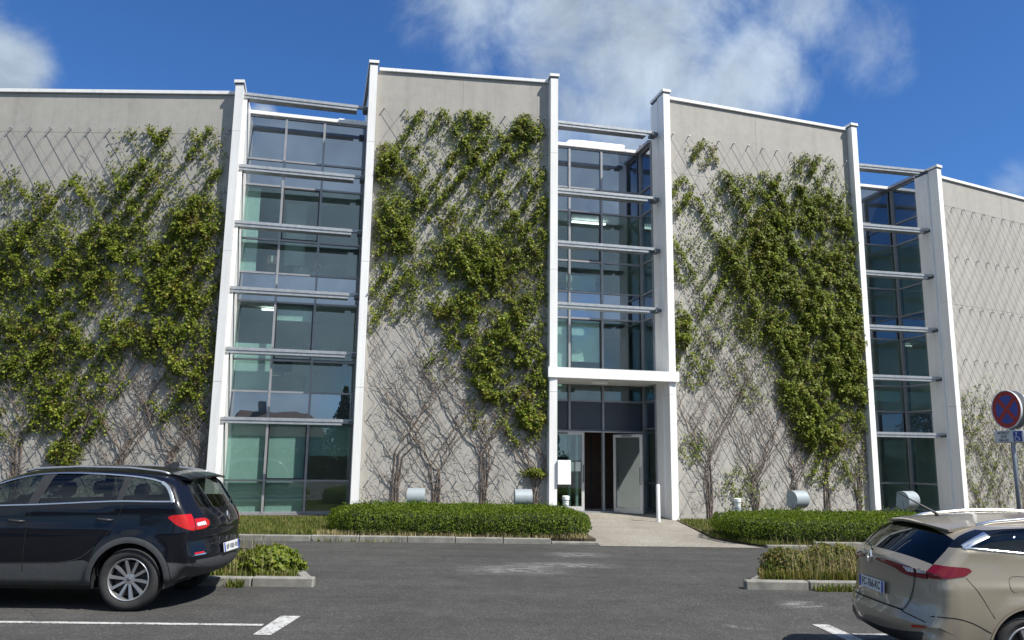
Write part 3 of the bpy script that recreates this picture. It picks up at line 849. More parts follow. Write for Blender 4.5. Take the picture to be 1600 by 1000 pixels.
class Car:
    def __init__(s, spec):
        s.__dict__.update(spec); s.r = spec.get('round', .07)
        prof = chaikin(s.profile, 2); s.P = resample(prof, .025)
        t = np.gradient(s.P, axis=0); t /= np.linalg.norm(t, axis=1)[:, None]
        for _ in range(6): t = np.vstack([t[:1], (t[:-2] + t[1:-1] * 2 + t[2:]) / 4, t[-1:]])
        t /= np.linalg.norm(t, axis=1)[:, None]
        s.N = np.stack([-t[:, 1], t[:, 0]], 1)
        s.S = np.r_[0, np.cumsum(np.linalg.norm(np.diff(s.P, axis=0), axis=1))]
        c = np.array([s.crown(x, z) for x, z in s.P])
        for _ in range(12): c = np.r_[c[0], (c[:-2] + 2 * c[1:-1] + c[2:]) / 4, c[-1]]
        s.C = c; s.E = s.P - s.N * c[:, None]
        s.wS = np.array([s.W0(x, z) for x, z in s.E]) - s.r
        for _ in range(6): s.wS = np.r_[s.wS[0], (s.wS[:-2] + 2 * s.wS[1:-1] + s.wS[2:]) / 4, s.wS[-1]]

    def crown(s, x, z): return float(np.interp(x, s.crown_x[0], s.crown_x[1])) if z > .30 else 0.0

    def W0(s, x, z):
        wp = np.interp(x, s.plan[0], s.plan[1]); zb = np.interp(x, s.belt[0], s.belt[1]); zm = s.zmax
        up = max(0.0, z - zb); w = wp - s.tumble * up - s.tumble2 * up * up
        lo = max(0.0, zm - z); w -= s.tuck * lo * lo
        w -= s.shoulder * sstep(zm + .05, zb, z)
        w += s.crease * math.exp(-((z - (s.crease_z + .05 * (x - 2) / 2)) / .035) ** 2) * (0.4 + .6 * sstep(.3, 1.2, x))
        for ax in s.axles:
            d = math.hypot(x - ax, z - s.tyre); w += s.flare * math.exp(-((d - s.arch - .02) / .075) ** 2) * (1 if z < s.tyre + s.arch + .12 else 0)
        return w

    def sideW(s, X):
        """half width of the side surface at points (x, z)"""
        d = np.minimum(dist_poly(X, s.E), s.r); w0 = np.array([s.W0(x, z) for x, z in X]); q = 1 - d / s.r
        return w0 - s.r * (1 - np.sqrt(np.clip(1 - q * q, 0, 1)))

    def side_pt(s, X, sg, off=0.0):
        X = np.atleast_2d(X); w = s.sideW(X) + off; return np.stack([X[:, 0], sg * w, X[:, 1]], 1)

    def side_nrm(s, X, sg):
        e = .006; wx = (s.sideW(X + (e, 0)) - s.sideW(X - (e, 0))) / (2 * e); wz = (s.sideW(X + (0, e)) - s.sideW(X - (0, e))) / (2 * e)
        wx = np.clip(wx, -4, 4); wz = np.clip(wz, -4, 4)
        n = np.stack([-wx, np.full(len(X), float(sg)), -wz], 1); n /= np.linalg.norm(n, axis=1)[:, None]
        # carry the centre strip's edge normal over the seam
        d = dist_poly(X, s.E); near = d < .05
        if near.any():
            q = X[near]; i = np.argmin(((q[:, None, :] - s.E[None]) ** 2).sum(2), 1)
            en = s.strip_nrm(np.stack([s.S[i], np.full(len(q), .985 * sg)], 1)); pn = np.stack([s.N[i, 0], 0 * d[near], s.N[i, 1]], 1); en *= np.sign((en * pn).sum(1))[:, None]
            t = (d[near] / .05)[:, None]; t = t * t * (3 - 2 * t); m = en * (1 - t) + n[near] * t; n[near] = m / np.linalg.norm(m, axis=1)[:, None]
        return n

    def strip_pt(s, T, off=0.0):
        """T: (arc length, v in -1..1)"""
        T = np.atleast_2d(T); S = T[:, 0]; v = T[:, 1]
        x = np.interp(S, s.S, s.P[:, 0]); z = np.interp(S, s.S, s.P[:, 1]); nx = np.interp(S, s.S, s.N[:, 0]); nz = np.interp(S, s.S, s.N[:, 1]); c = np.interp(S, s.S, s.C); w = np.interp(S, s.S, s.wS)
        k = off - c * np.abs(v) ** 2.3
        return np.stack([x + nx * k, v * w, z + nz * k], 1)

    def strip_nrm(s, T):
        e = .012; a = s.strip_pt(T + (e, 0)) - s.strip_pt(T - (e, 0)); b = s.strip_pt(T + (0, e)) - s.strip_pt(T - (0, e))
        n = np.cross(a, b); n /= np.linalg.norm(n, axis=1)[:, None] + 1e-9
        return n

    def s_of_z(s, z, front=False):
        top = int(np.argmax(s.P[:, 1]))
        if not front: return np.interp(z, s.P[:top + 1, 1], s.S[:top + 1])
        return np.interp(-np.asarray(z), -s.P[top:, 1], s.S[top:])

    def rear(s, pts, front=False):
        """(z, y) points seen from behind -> (arc, v)"""
        o = []
        for z, y in pts:
            S = s.s_of_z(z, front); o.append((float(S), y / float(np.interp(S, s.S, s.wS))))
        return np.array(o)


def mesh_nrm(name, V, F, Nn, m, parent):
    me = bpy.data.meshes.new(name); me.from_pydata([tuple(p) for p in V], [], F); me.materials.append(m)
    me.polygons.foreach_set("use_smooth", [True] * len(F)); me.update()
    me.normals_split_custom_set_from_vertices([tuple(n) for n in Nn])
    return link_mesh(name, me, parent)


def cdt_regions(lines, pts, regions, holes, dom):
    """triangulate a flat domain cut by lines; returns vertices and faces per region"""
    V = []; Ed = []
    for L, closed in lines:
        n0 = len(V); V += [tuple(p) for p in L]; n = len(L)
        Ed += [(n0 + i, n0 + i + 1) for i in range(n - 1)]
        if closed: Ed.append((n0 + n - 1, n0))
    V += [tuple(p) for p in pts]
    r = delaunay_2d_cdt([Vector(p) for p in V], Ed, [], 0, 1e-5)
    X = np.array([(p.x, p.y) for p in r[0]]); F = np.array([list(f) for f in r[2] if len(f) == 3])
    c = X[F].mean(1); keep = in_poly(c, dom)
    for h in holes: keep &= ~in_poly(c, h)
    lab = np.full(len(F), -1)
    for i, (nm, poly) in enumerate(regions):
        q = in_poly(c, poly) & (lab < 0); lab[q] = i
    return X, F[keep], lab[keep]


def build_car(C, name, label, loc, rz, paint, mats):
    root = empty(name, loc, rz, label, "car")
    E = C.E; dom = E
    glass = mats['glass']
    for sg in (1, -1):
        polys = [(n, resample(chaikin(p, 2, True) if rnd else p, .04, True), m) for n, p, m, rnd in C.side]
        arches = [circle((ax, C.tyre), C.arch, 56) for ax in C.axles]; trims = [circle((ax, C.tyre), C.arch + C.trim, 56) for ax in C.axles]
        lines = [(resample(E, .03, False), True)]
        for q in (.008, .02, .04, .065, .09, .115):
            ins = C.E - C.N * 0
            nrm = np.stack([-np.gradient(E[:, 1]), np.gradient(E[:, 0])], 1); nrm /= np.linalg.norm(nrm, axis=1)[:, None] + 1e-9
            ins = E - nrm * q; ok = in_poly(ins, E) & (dist_poly(ins, E) > q * .8); lines_pts = ins[ok]
            lines.append((lines_pts[::1], False)) if False else None
            C.__dict__.setdefault('_ins', {})[q] = lines_pts
        pts = np.vstack(list(C._ins.values()))
        gx_, gz_ = np.meshgrid(np.arange(E[:, 0].min() + .03, E[:, 0].max(), .05), np.arange(E[:, 1].min() + .03, E[:, 1].max(), .05)); G = np.stack([gx_.ravel(), gz_.ravel()], 1)
        G = G[in_poly(G, E)]; G = G[dist_poly(G, E) > .12]; pts = np.vstack([pts, G])
        lines += [(p, True) for _, p, _ in polys] + [(a, True) for a in arches] + [(a, True) for a in trims]
        reg = [(n, p) for n, p, _ in polys if n in ('tail_light', 'side_window', 'pillar_cover', 'rear_reflector')] + [('arch_trim', t) for t in trims] + [(n, p) for n, p, _ in polys if n not in ('tail_light', 'side_window', 'pillar_cover', 'rear_reflector')]
        mt = {id(p): m for _, p, m in polys}
        X, F, lab = cdt_regions(lines, pts, reg, arches, dom)
        nr = C.side_nrm(X, sg)
        # orientation
        a = X[F]; ar = (a[:, 1, 0] - a[:, 0, 0]) * (a[:, 2, 1] - a[:, 0, 1]) - (a[:, 2, 0] - a[:, 0, 0]) * (a[:, 1, 1] - a[:, 0, 1])
        F = np.where(((ar > 0) == (sg > 0))[:, None], F[:, ::-1], F)
        for i in range(-1, len(reg)):
            f = F[lab == i]
            if not len(f): continue
            nm = 'side_body' if i < 0 else reg[i][0]
            off = {'side_window': -.012, 'tail_light': .006, 'arch_trim': C.trim_off, 'pillar_cover': -.006, 'rear_reflector': .004}.get(nm, 0.0)
            m = paint if nm in ('side_body', 'door') else glass if nm == 'side_window' else C.trim_mat if nm == 'arch_trim' else mats.get(mt.get(id(reg[i][1])) or nm, paint)
            ids, inv = np.unique(f.ravel(), return_inverse=True)
            mesh_nrm(nm, C.side_pt(X[ids], sg, off), [tuple(int(q) for q in t) for t in inv.reshape(-1, 3)], nr[ids], m, root)
        # shut lines and trim ribbons
        for nm, p, w, m, off, closed in C.ribbons:
            L = resample(chaikin(p, 2, closed), .03, closed)
            if closed: L = np.vstack([L, L[:1]])
            t = np.gradient(L, axis=0); t /= np.linalg.norm(t, axis=1)[:, None] + 1e-9; nn = np.stack([-t[:, 1], t[:, 0]], 1)
            A = C.side_pt(L - nn * w / 2, sg, off); B = C.side_pt(L + nn * w / 2, sg, off); mid = C.side_pt(L, sg, off * 2.2)
            n = len(L); V = np.vstack([A, mid, B]); ff = []
            for i in range(n - 1):
                ff += [(i, i + 1, n + i + 1, n + i), (n + i, n + i + 1, 2 * n + i + 1, 2 * n + i)]
            mb = MB().add(V, ff); mb.build(nm, mats[m], root, True)
        for hx, hz, hl in C.handles:
            q = np.array([(hx + hl * k, hz + .012 * k) for k in np.linspace(-.5, .5, 7)]); o = [-.004, .026, .034, .036, .034, .026, -.004]
            base = C.side_pt(q, sg)
            base[:, 1] += sg * np.array(o); MB().tube(base, [.012, .015, .016, .016, .016, .015, .012], 8).build("door_handle", mats[C.handle_mat], root, True)
        # mirror
        mx_, mz_ = C.mirror; bp = C.side_pt(np.array([[mx_, mz_]]), sg)[0]
        mb = MB(); mb.lathe([(0, -.075), (.06, -.07), (.10, -.03), (.105, .02), (.07, .06), (0, .075)], 14, 'x'); v = [(p[0] * .9 + bp[0], p[1] * .95 + bp[1] + sg * .13, p[2] * .72 + bp[2] + .05) for p in mb.v]; mb.v = v
        mb.build("wing_mirror", paint, root, True); MB().tube([(bp[0], bp[1] - sg * .02, bp[2]), (bp[0], bp[1] + sg * .09, bp[2] + .03)], .025, 8).build("mirror_arm", mats['black'], root, True)
        # roof rail
        if C.rail:
            L = np.array(C.rail); b = np.array([(x, sg * y, z) for x, y, z in L]); MB().tube(resample(b, .06), .016, 8).build("roof_rail", mats[C.rail_mat], root, True)
    # centre strip: tailgate, roof, bonnet, bumpers
    polys = []
    for n, p, m, kind in C.strip:
        q = C.rear(p, kind == 'front'); q = chaikin(q, 2, True); polys.append((n, resample(q * (1, .75), .03, True), m))
    T = C.S[-1]; dom = np.array([(0, -.75), (T, -.75), (T, .75), (0, .75)])
    lines = [(resample(dom, .03, True), True)] + [(p, True) for _, p, _ in polys]
    gx_, gz_ = np.meshgrid(np.arange(.025, T, .04), np.arange(-.70, .71, .07)); G = np.stack([gx_.ravel(), gz_.ravel()], 1)
    reg = [(n, p) for n, p, _ in polys]; mt = {id(p): m for _, p, m in polys}
    X, F, lab = cdt_regions(lines, G, reg, [], dom)
    T2 = X / (1, .75); T2[:, 1] = np.clip(T2[:, 1], -1, 1)
    nr = C.strip_nrm(T2); V0 = C.strip_pt(T2)
    # normals outward: compare with profile normal
    pn = np.stack([np.interp(T2[:, 0], C.S, C.N[:, 0]), np.zeros(len(T2)), np.interp(T2[:, 0], C.S, C.N[:, 1])], 1)
    nr *= np.sign((nr * pn).sum(1))[:, None]
    a = V0[F]; fn = np.cross(a[:, 1] - a[:, 0], a[:, 2] - a[:, 0]); F = np.where(((fn * pn[F[:, 0]]).sum(1) > 0)[:, None], F, F[:, ::-1])
    # keep the underside clear of the wheels
    cen = V0[F].mean(1); under = (cen[:, 2] < C.tyre + .02) & (np.abs(cen[:, 1]) > .5)
    nearw = np.min(np.abs(cen[:, 0:1] - np.array(C.axles)[None]), 1) < C.arch; ok = ~(under & nearw); F = F[ok]; lab = lab[ok]
    for i in range(-1, len(reg)):
        f = F[lab == i]
        if not len(f): continue
        nm = 'centre_body' if i < 0 else reg[i][0]
        off = {'rear_window': -.010, 'windscreen': -.008, 'tail_light': .007}.get(nm, 0.0)
        m = paint if nm in ('centre_body', 'tailgate') else glass if nm in ('rear_window', 'windscreen') else mats.get(mt.get(id(reg[i][1])) or nm, paint)
        ids, inv = np.unique(f.ravel(), return_inverse=True)
        mesh_nrm(nm, C.strip_pt(T2[ids], off), [tuple(int(q) for q in t) for t in inv.reshape(-1, 3)], nr[ids], m, root)
    for nm, p, w, m, off, closed, kind in C.strip_ribbons:
        q = C.rear(p, kind == 'front'); L = resample(chaikin(q, 2, closed), .02, closed)
        if closed: L = np.vstack([L, L[:1]])
        t = np.gradient(L, axis=0); t /= np.linalg.norm(t, axis=1)[:, None] + 1e-9; nn = np.stack([-t[:, 1], t[:, 0]], 1)
        A = C.strip_pt(L - nn * w / 2, off); B = C.strip_pt(L + nn * w / 2, off); n = len(L)
        MB().add(np.vstack([A, B]), [(i, i + 1, n + i + 1, n + i) for i in range(n - 1)]).build(nm, mats[m], root, True)
    # wheels and wheel wells
    rim_mats = mats
    for ax in C.axles:
        for sg in (1, -1):
            yw = float(np.interp(ax, C.plan[0], C.plan[1])) + C.flare - .035
            make_wheel(root, ax, sg * yw, C.tyre, C.tyre, C.rim, sg, C.spokes)
            lin = MB(); n = 20; v = []; ff = []
            for k in range(n + 1):
                a_ = math.radians(-14) + math.radians(208) * k / n
                for yy in (yw - .01, yw - .34): v.append((ax + (C.arch + .005) * math.cos(a_), sg * yy, C.tyre + (C.arch + .005) * math.sin(a_)))
            ff = [(2 * k, 2 * k + 1, 2 * k + 3, 2 * k + 2) for k in range(n)]
            lin.add(v, ff); lin.add([v[2 * k + 1] for k in range(n + 1)], [tuple(range(n + 1))]); lin.build("wheel_well", mats['black'], root)
    # spoiler
    if C.spoiler:
        sp = C.spoiler; ny = 14; v = []; ff = []
        sec = sp['section']; m_ = len(sec)
        for k in range(ny + 1):
            vv = -1 + 2 * k / ny; y = vv * sp['w']; sh = sp['curve'] * abs(vv) ** 2.5
            for (x, z) in sec: v.append((x + sh, y, z - sp['dip'] * abs(vv) ** 2))
        for k in range(ny):
            for i in range(m_): ff.append((k * m_ + i, k * m_ + (i + 1) % m_, (k + 1) * m_ + (i + 1) % m_, (k + 1) * m_ + i))
        ff.append(tuple(range(m_))); ff.append(tuple(ny * m_ + i for i in range(m_))[::-1])
        MB().add(v, ff).build("roof_spoiler", paint, root, 'auto')
    # cabin: floor pan, seats, dashboard
    x0, x1 = C.cabin; zb = C.belt[1][1] - .10
    MB().box(x0, x1, -.72, .72, .30, .42).build("cabin_floor", mats['trim_dark'], root)
    MB().box(x1 - .55, x1 - .2, -.70, .70, .55, zb + .02, .05).build("dashboard", mats['trim_dark'], root)
    MB().box(C.cabin[0] - .25, C.seats[0][0] + .12, -.66, .66, .45, zb - .10, .03).build("luggage_cover", mats['trim_dark'], root)
    for (sx, ys_) in C.seats:
        for sy in ys_:
            st = MB(); w = .25
            st.box(sx + .10, sx + .60, sy - w, sy + w, .44, .60, .05); st.build("seat", mats['seat'], root, 'auto')
            bk = MB().box(-.07, .07, -w, w, 0, .60, .05); o = bk.build("seat_back", mats['seat'], root, 'auto'); o.location = (sx + .10, sy, .58); o.rotation_euler = (0, -.28, 0)
            hd = MB().box(-.05, .05, -.13, .13, 0, .17, .04); o = hd.build("headrest", mats['seat'], root, 'auto'); o.location = (sx - .09, sy, 1.19 + C.head_up); o.rotation_euler = (0, -.18, 0)
    sw = MB(); ring = [(0, .18 * math.cos(a_), .18 * math.sin(a_)) for a_ in np.linspace(0, 2 * math.pi, 25)]
    sw.tube(ring, .014, 6, False); sw.box(-.01, .01, -.17, .17, -.02, .02); o = sw.build("steering_wheel", mats['trim_dark'], root, True); o.location = (x1 - .62, .36, zb + .03); o.rotation_euler = (0, .4, 0)
    MB().box(C.axles[0] - .25, C.axles[1] + .3, -.62, .62, .20, .29).build("underbody", mats['black'], root)
    return root


def make_wheel(root, x, y, z, R, rim, sg, spokes):
    w = MB(); hw = .108
    prof = [(rim - .005, -hw + .02), (rim + .012, -hw + .006), (R - .055, -hw - .004), (R - .022, -hw + .008), (R - .006, -hw + .032), (R, -hw * .5), (R, hw * .5), (R - .006, hw - .032), (R - .022, hw - .008), (R - .055, hw + .004), (rim + .012, hw - .006), (rim - .005, hw - .02)]
    w.lathe(prof, 56, 'y', close=True)
    wheel = empty("wheel", (x, y - sg * hw, z)); wheel.parent = root
    if sg < 0: wheel.rotation_euler = (0, 0, math.pi)
    # in the wheel frame +y is the outer side
    ty = w.build("tyre", M_RUBBER, wheel, 'auto')
    for k in range(3):
        pass
    r = MB(); r.lathe([(rim, hw - .022), (rim - .012, hw - .012), (rim - .022, hw - .02), (rim - .028, hw - .05), (rim - .03, -hw + .02), (rim, -hw + .02)], 56, 'y', close=True)
    for k in range(spokes):
        a = 2 * math.pi * k / spokes + .12
        pair = (-.0, ) if spokes >= 8 else (-.16, .16)
        for da in pair:
            def pt(rr, t, dep): return (rr * math.cos(a + da) - t * math.sin(a + da), dep, rr * math.sin(a + da) + t * math.cos(a + da))
            wi, wo = .013, .017
            v = [pt(.05, -wi, hw - .045), pt(.05, wi, hw - .045), pt(rim - .02, wo, hw - .022), pt(rim - .02, -wo, hw - .022), pt(.05, -wi * 1.2, hw - .085), pt(.05, wi * 1.2, hw - .085), pt(rim - .02, wo * 1.1, hw - .07), pt(rim - .02, -wo * 1.1, hw - .07)]
            r.add(v, [(0, 1, 2, 3), (7, 6, 5, 4), (0, 4, 5, 1), (1, 5, 6, 2), (2, 6, 7, 3), (3, 7, 4, 0)])
    r.lathe([(0, hw - .040), (.03, hw - .038), (.062, hw - .046), (.068, hw - .09), (0, hw - .09)], 24, 'y')
    r.build("rim", M_RIM, wheel, 'auto')
    bd = MB().lathe([(0, .02), (rim - .055, .02), (rim - .055, .0), (0, .0)], 32, 'y'); bd.build("brake_disc", M_BLACK, wheel)
    for k in range(5):
        a = 2 * math.pi * k / 5 + .4; MB().lathe([(0, hw - .040), (.009, hw - .042), (.010, hw - .06)], 8, 'y', (.043 * math.cos(a), 0, .043 * math.sin(a))).build("wheel_bolt", M_ALUD, wheel)
    MB().lathe([(0, hw - .034), (.022, hw - .036), (.026, hw - .044)], 16, 'y').build("hub_cap", M_ALUD, wheel, True)
    MB().lathe([(rim - .03, -hw + .03), (0, -hw + .03)], 32, 'y').build("wheel_back", M_BLACK, wheel)


def text_mesh(name, txt, size, m, parent, bold=0.0):
    c = bpy.data.curves.new(name, 'FONT'); c.body = txt; c.size = size; c.align_x = 'CENTER'; c.align_y = 'CENTER'; c.extrude = .0006; c.offset = bold
    o = bpy.data.objects.new(name, c); COL.objects.link(o)
    me = bpy.data.meshes.new_from_object(o.evaluated_get(bpy.context.evaluated_depsgraph_get()))
    bpy.data.objects.remove(o); me.materials.clear(); me.materials.append(m); return link_mesh(name, me, parent)


M_NAVY = mat_car_paint("navy_black_paint", (.0024, .0030, .0062), .3, .4, .0, .002, .7, .15)
M_BEIGE = mat_car_paint("champagne_paint", (.33, .288, .222), .35, .38, .40, .05, .9, .4)
M_CGLASS = mat_glass("car_glass", (.40, .45, .43), 1.6, 0, .0)
M_PGLASS = mat_glass("tinted_car_glass", (.12, .135, .14), 1.6, 0, .0)
M_RED = mat_lamp_glass("red_lamp_glass", (.42, .008, .006)); M_DRED = mat_lamp_glass("dark_red_lamp_glass", (.15, .004, .010)); M_CLEAR = mat_lamp_glass("clear_lamp_glass", (.55, .57, .60))
M_TRIM = plain("cabin_trim", (.03, .03, .032), .8, 0, .15, 12); M_SEAT = plain("seat_fabric", (.032, .033, .036), .9, 0, .2, 20)
M_PLATE = plain("plate_white", (.60, .61, .62), .35, 0, .03, 9); M_BLUE = plain("plate_blue", (.02, .06, .35), .4, 0, .05, 9); M_INK = plain("plate_ink", (.012, .012, .014), .5)
CM = dict(gloss=plain('gloss_black', (.006, .007, .010), .08, 0, .1, 5, .6), black=M_BLACK, chrome=M_CHROME, cladding=M_GREYPL, trim_dark=M_TRIM, seat=M_SEAT, tail_light=M_RED, dred=M_DRED, clear=M_CLEAR, red=M_RED, gap=plain("shut_gap", (.004, .004, .005), .9), silver=M_RIM, rear_reflector=M_RED, headlight=M_CLEAR, rail=M_GALV)

# ---- dark crossover, parked side on, facing left
def tuck_tail(spec, ax, k):
    """shorten the tail behind the rear axle"""
    g = lambda x: ax - (ax - x) * k if x < ax else x
    P2d = lambda L: [(g(p[0]),) + tuple(p[1:]) for p in L]
    spec['profile'] = P2d(spec['profile']); spec['rail'] = P2d(spec['rail'])
    for key in ('crown_x', 'plan', 'belt'): spec[key] = ([g(x) for x in spec[key][0]], spec[key][1])
    spec['side'] = [(n, P2d(p), m, r) for n, p, m, r in spec['side']]; spec['ribbons'] = [(n, P2d(p), w, m, o, c) for n, p, w, m, o, c in spec['ribbons']]
    spec['spoiler'] = dict(spec['spoiler'], section=P2d(spec['spoiler']['section'])); return spec


KAD = Car(tuck_tail(dict(
    profile=[(.55, .26), (.30, .30), (.10, .36), (.02, .46), (.0, .60), (.035, .70), (.055, .78), (.045, .92), (.075, 1.02), (.125, 1.10), (.20, 1.20), (.30, 1.34), (.40, 1.475), (.62, 1.545), (1.1, 1.592), (1.7, 1.598), (2.25, 1.565), (2.65, 1.48), (3.05, 1.27), (3.38, 1.085), (3.75, 1.03), (4.1, .975), (4.30, .88), (4.40, .70), (4.44, .52), (4.38, .32), (4.1, .24), (.80, .24)],
    crown_x=([0, .05, .14, .4, .6, 1.5, 2.4, 3.0, 3.4, 4.0, 4.2, 4.45], [.13, .125, .115, .09, .05, .045, .06, .12, .10, .10, .18, .26]),
    plan=([0, .15, .4, .8, 1.4, 2.8, 3.5, 4.0, 4.3, 4.45], [.80, .845, .885, .905, .912, .912, .905, .87, .80, .72]),
    belt=([0, 1.0, 2.0, 3.2, 4.4], [1.14, 1.13, 1.08, 1.02, .95]), zmax=.72, tumble=.30, tumble2=.30, tuck=.22, shoulder=.022, crease=.006, crease_z=.90,
    axles=[.905, 3.551], tyre=.345, arch=.405, trim=.065, trim_off=.016, trim_mat=M_GREYPL, flare=.022, rim=.240, spokes=10, round=.10,
    side=[
        ('side_window', [(.475, 1.215), (.56, 1.36), (.75, 1.445), (1.02, 1.475), (1.06, 1.215)], 'glass', False),
        ('side_window', [(1.13, 1.215), (1.10, 1.475), (1.5, 1.505), (1.93, 1.495), (2.02, 1.165), (1.60, 1.185)], 'glass', False),
        ('side_window', [(2.14, 1.160), (2.06, 1.49), (2.36, 1.44), (2.70, 1.31), (3.02, 1.12)], 'glass', False),
        ('pillar_cover', [(.43, 1.20), (.53, 1.39), (.75, 1.47), (1.1, 1.50), (1.6, 1.525), (2.06, 1.512), (2.36, 1.46), (2.72, 1.325), (3.08, 1.10), (2.0, 1.145), (1.2, 1.20)], 'black', False),
        ('tail_light', [(.10, .90), (.18, .875), (.36, .94), (.49, 1.03), (.44, 1.055), (.25, 1.065), (.08, 1.055)], 'tail_light', False),
        ('bumper_cladding', [(.0, .10), (.0, .50), (.12, .52), (.40, .535), (.90, .50), (.90, .1)], 'cladding', False),
        ('front_cladding', [(3.55, .1), (3.55, .5), (3.95, .50), (4.45, .46), (4.5, .1)], 'cladding', False),
        ('sill_cladding', [(.90, .10), (.90, .50), (1.30, .52), (1.42, .555), (1.75, .52), (3.1, .50), (3.2, .50), (3.55, .50), (3.55, .1)], 'cladding', False),
        ('door', [(1.03, 1.20), (1.0, 1.50), (2.03, 1.52), (2.09, 1.10), (2.09, .42), (1.36, .42), (1.33, .62), (1.18, .82), (1.03, 1.0)], None, False),
        ('door', [(2.10, 1.10), (2.04, 1.52), (2.40, 1.455), (3.05, 1.12), (3.12, .85), (3.10, .42), (2.10, .42)], None, False),
    ],
    ribbons=[('window_trim', [(3.05, 1.115), (2.5, 1.138), (2.0, 1.155), (1.4, 1.19), (1.06, 1.205), (.62, 1.20), (.455, 1.205)], .018, 'chrome', .006, False),
             ('window_trim', [(.445, 1.195), (.50, 1.30), (.56, 1.375), (.64, 1.42)], .030, 'chrome', .006, False),
             ('window_trim', [(.62, 1.415), (.80, 1.462), (1.1, 1.492), (1.6, 1.515), (2.06, 1.505), (2.36, 1.452), (2.72, 1.318), (3.05, 1.12)], .016, 'chrome', .006, False),
             ('shut_line', [(1.05, 1.195), (1.06, 1.02), (1.16, .86), (1.33, .66), (1.36, .43)], .007, 'gap', .0012, False), ('shut_line', [(2.06, 1.13), (2.095, 1.0), (2.095, .42)], .007, 'gap', .0012, False),
             ('shut_line', [(3.08, 1.09), (3.12, .85), (3.10, .42)], .007, 'gap', .0012, False), ('shut_line', [(1.30, .70), (1.5, .53), (2.1, .515), (3.1, .50)], .010, 'black', .0012, False),
             ('shut_line', [(.50, .545), (.24, .525), (.02, .50)], .007, 'gap', .0012, False)],
    handles=[(1.22, 1.0, .19), (2.22, .975, .19)], handle_mat='black', mirror=(2.85, 1.16), rail=[(.62, .60, 1.505), (.72, .605, 1.535), (1.1, .62, 1.572), (1.7, .63, 1.580), (2.2, .63, 1.552), (2.32, .63, 1.52)], rail_mat='silver',
    strip=[
        ('rear_window', [(1.115, -.60), (1.115, .60), (1.30, .575), (1.455, .48), (1.46, 0), (1.455, -.48), (1.30, -.575)], 'glass', 'rear'),
        ('tail_light', [(.90, .55), (.885, .72), (.905, .9), (1.07, .9), (1.055, .66), (1.02, .53), (.96, .50)], 'tail_light', 'rear'),
        ('tail_light', [(.90, -.55), (.885, -.72), (.905, -.9), (1.07, -.9), (1.055, -.66), (1.02, -.53), (.96, -.50)], 'tail_light', 'rear'),
        ('tailgate', [(.72, -.52), (.72, .52), (.88, .60), (1.085, .645), (1.30, .60), (1.47, .53), (1.475, 0), (1.47, -.53), (1.30, -.60), (1.085, -.645), (.88, -.60)], None, 'rear'),
        ('rear_bumper', [(.30, -.99), (.30, .99), (.52, .99), (.55, .5), (.56, 0), (.55, -.5), (.52, -.99)], 'cladding', 'rear'),
        ('windscreen', [(1.50, -.52), (1.50, .52), (1.12, .70), (1.09, 0), (1.12, -.70)], 'glass', 'front'),
        ('headlight', [(.90, .45), (.88, .8), (.74, .8), (.76, .5)], 'headlight', 'front'), ('headlight', [(.90, -.45), (.88, -.8), (.74, -.8), (.76, -.5)], 'headlight', 'front'),
        ('grille', [(.80, -.40), (.80, .40), (.62, .38), (.62, -.38)], 'black', 'front')],
    strip_ribbons=[('shut_line', [(.715, -.53), (.88, -.605), (1.085, -.65), (1.30, -.605), (1.47, -.53)], .008, 'gap', .0015, False, 'rear'), ('shut_line', [(.715, .53), (.88, .605), (1.085, .65), (1.30, .605), (1.47, .53)], .008, 'gap', .0015, False, 'rear'),
                   ('shut_line', [(.715, -.53), (.712, 0), (.715, .53)], .012, 'gap', .0015, False, 'rear')],
    spoiler=dict(section=[(.30, 1.485), (.31, 1.465), (.42, 1.47), (.62, 1.53), (.62, 1.555), (.45, 1.525)], w=.585, curve=.06, dip=.03),
    cabin=(.75, 3.05), seats=[(1.15, (-.40, .40)), (2.05, (-.38, .38))], head_up=.03), .905, .92))
car1 = build_car(KAD, "parked_car", "navy black crossover car parked side on at left, facing left", (-3.37, 10.19, 0), math.pi, M_NAVY, dict(CM, glass=M_CGLASS))
ant = MB().prism([(1.02, -.022), (1.02, .022), (.84, .030), (.80, 0), (.84, -.030)], 0, .012)
fin = raw("shark_fin_antenna", [(1.0, 0, 1.58), (.80, .02, 1.572), (.80, -.02, 1.572), (.80, .004, 1.645), (.80, -.004, 1.645), (.86, 0, 1.642)], [(0, 1, 3, 5), (0, 5, 4, 2), (1, 2, 4, 3), (3, 4, 5), (0, 2, 1)], M_BLACK, car1)


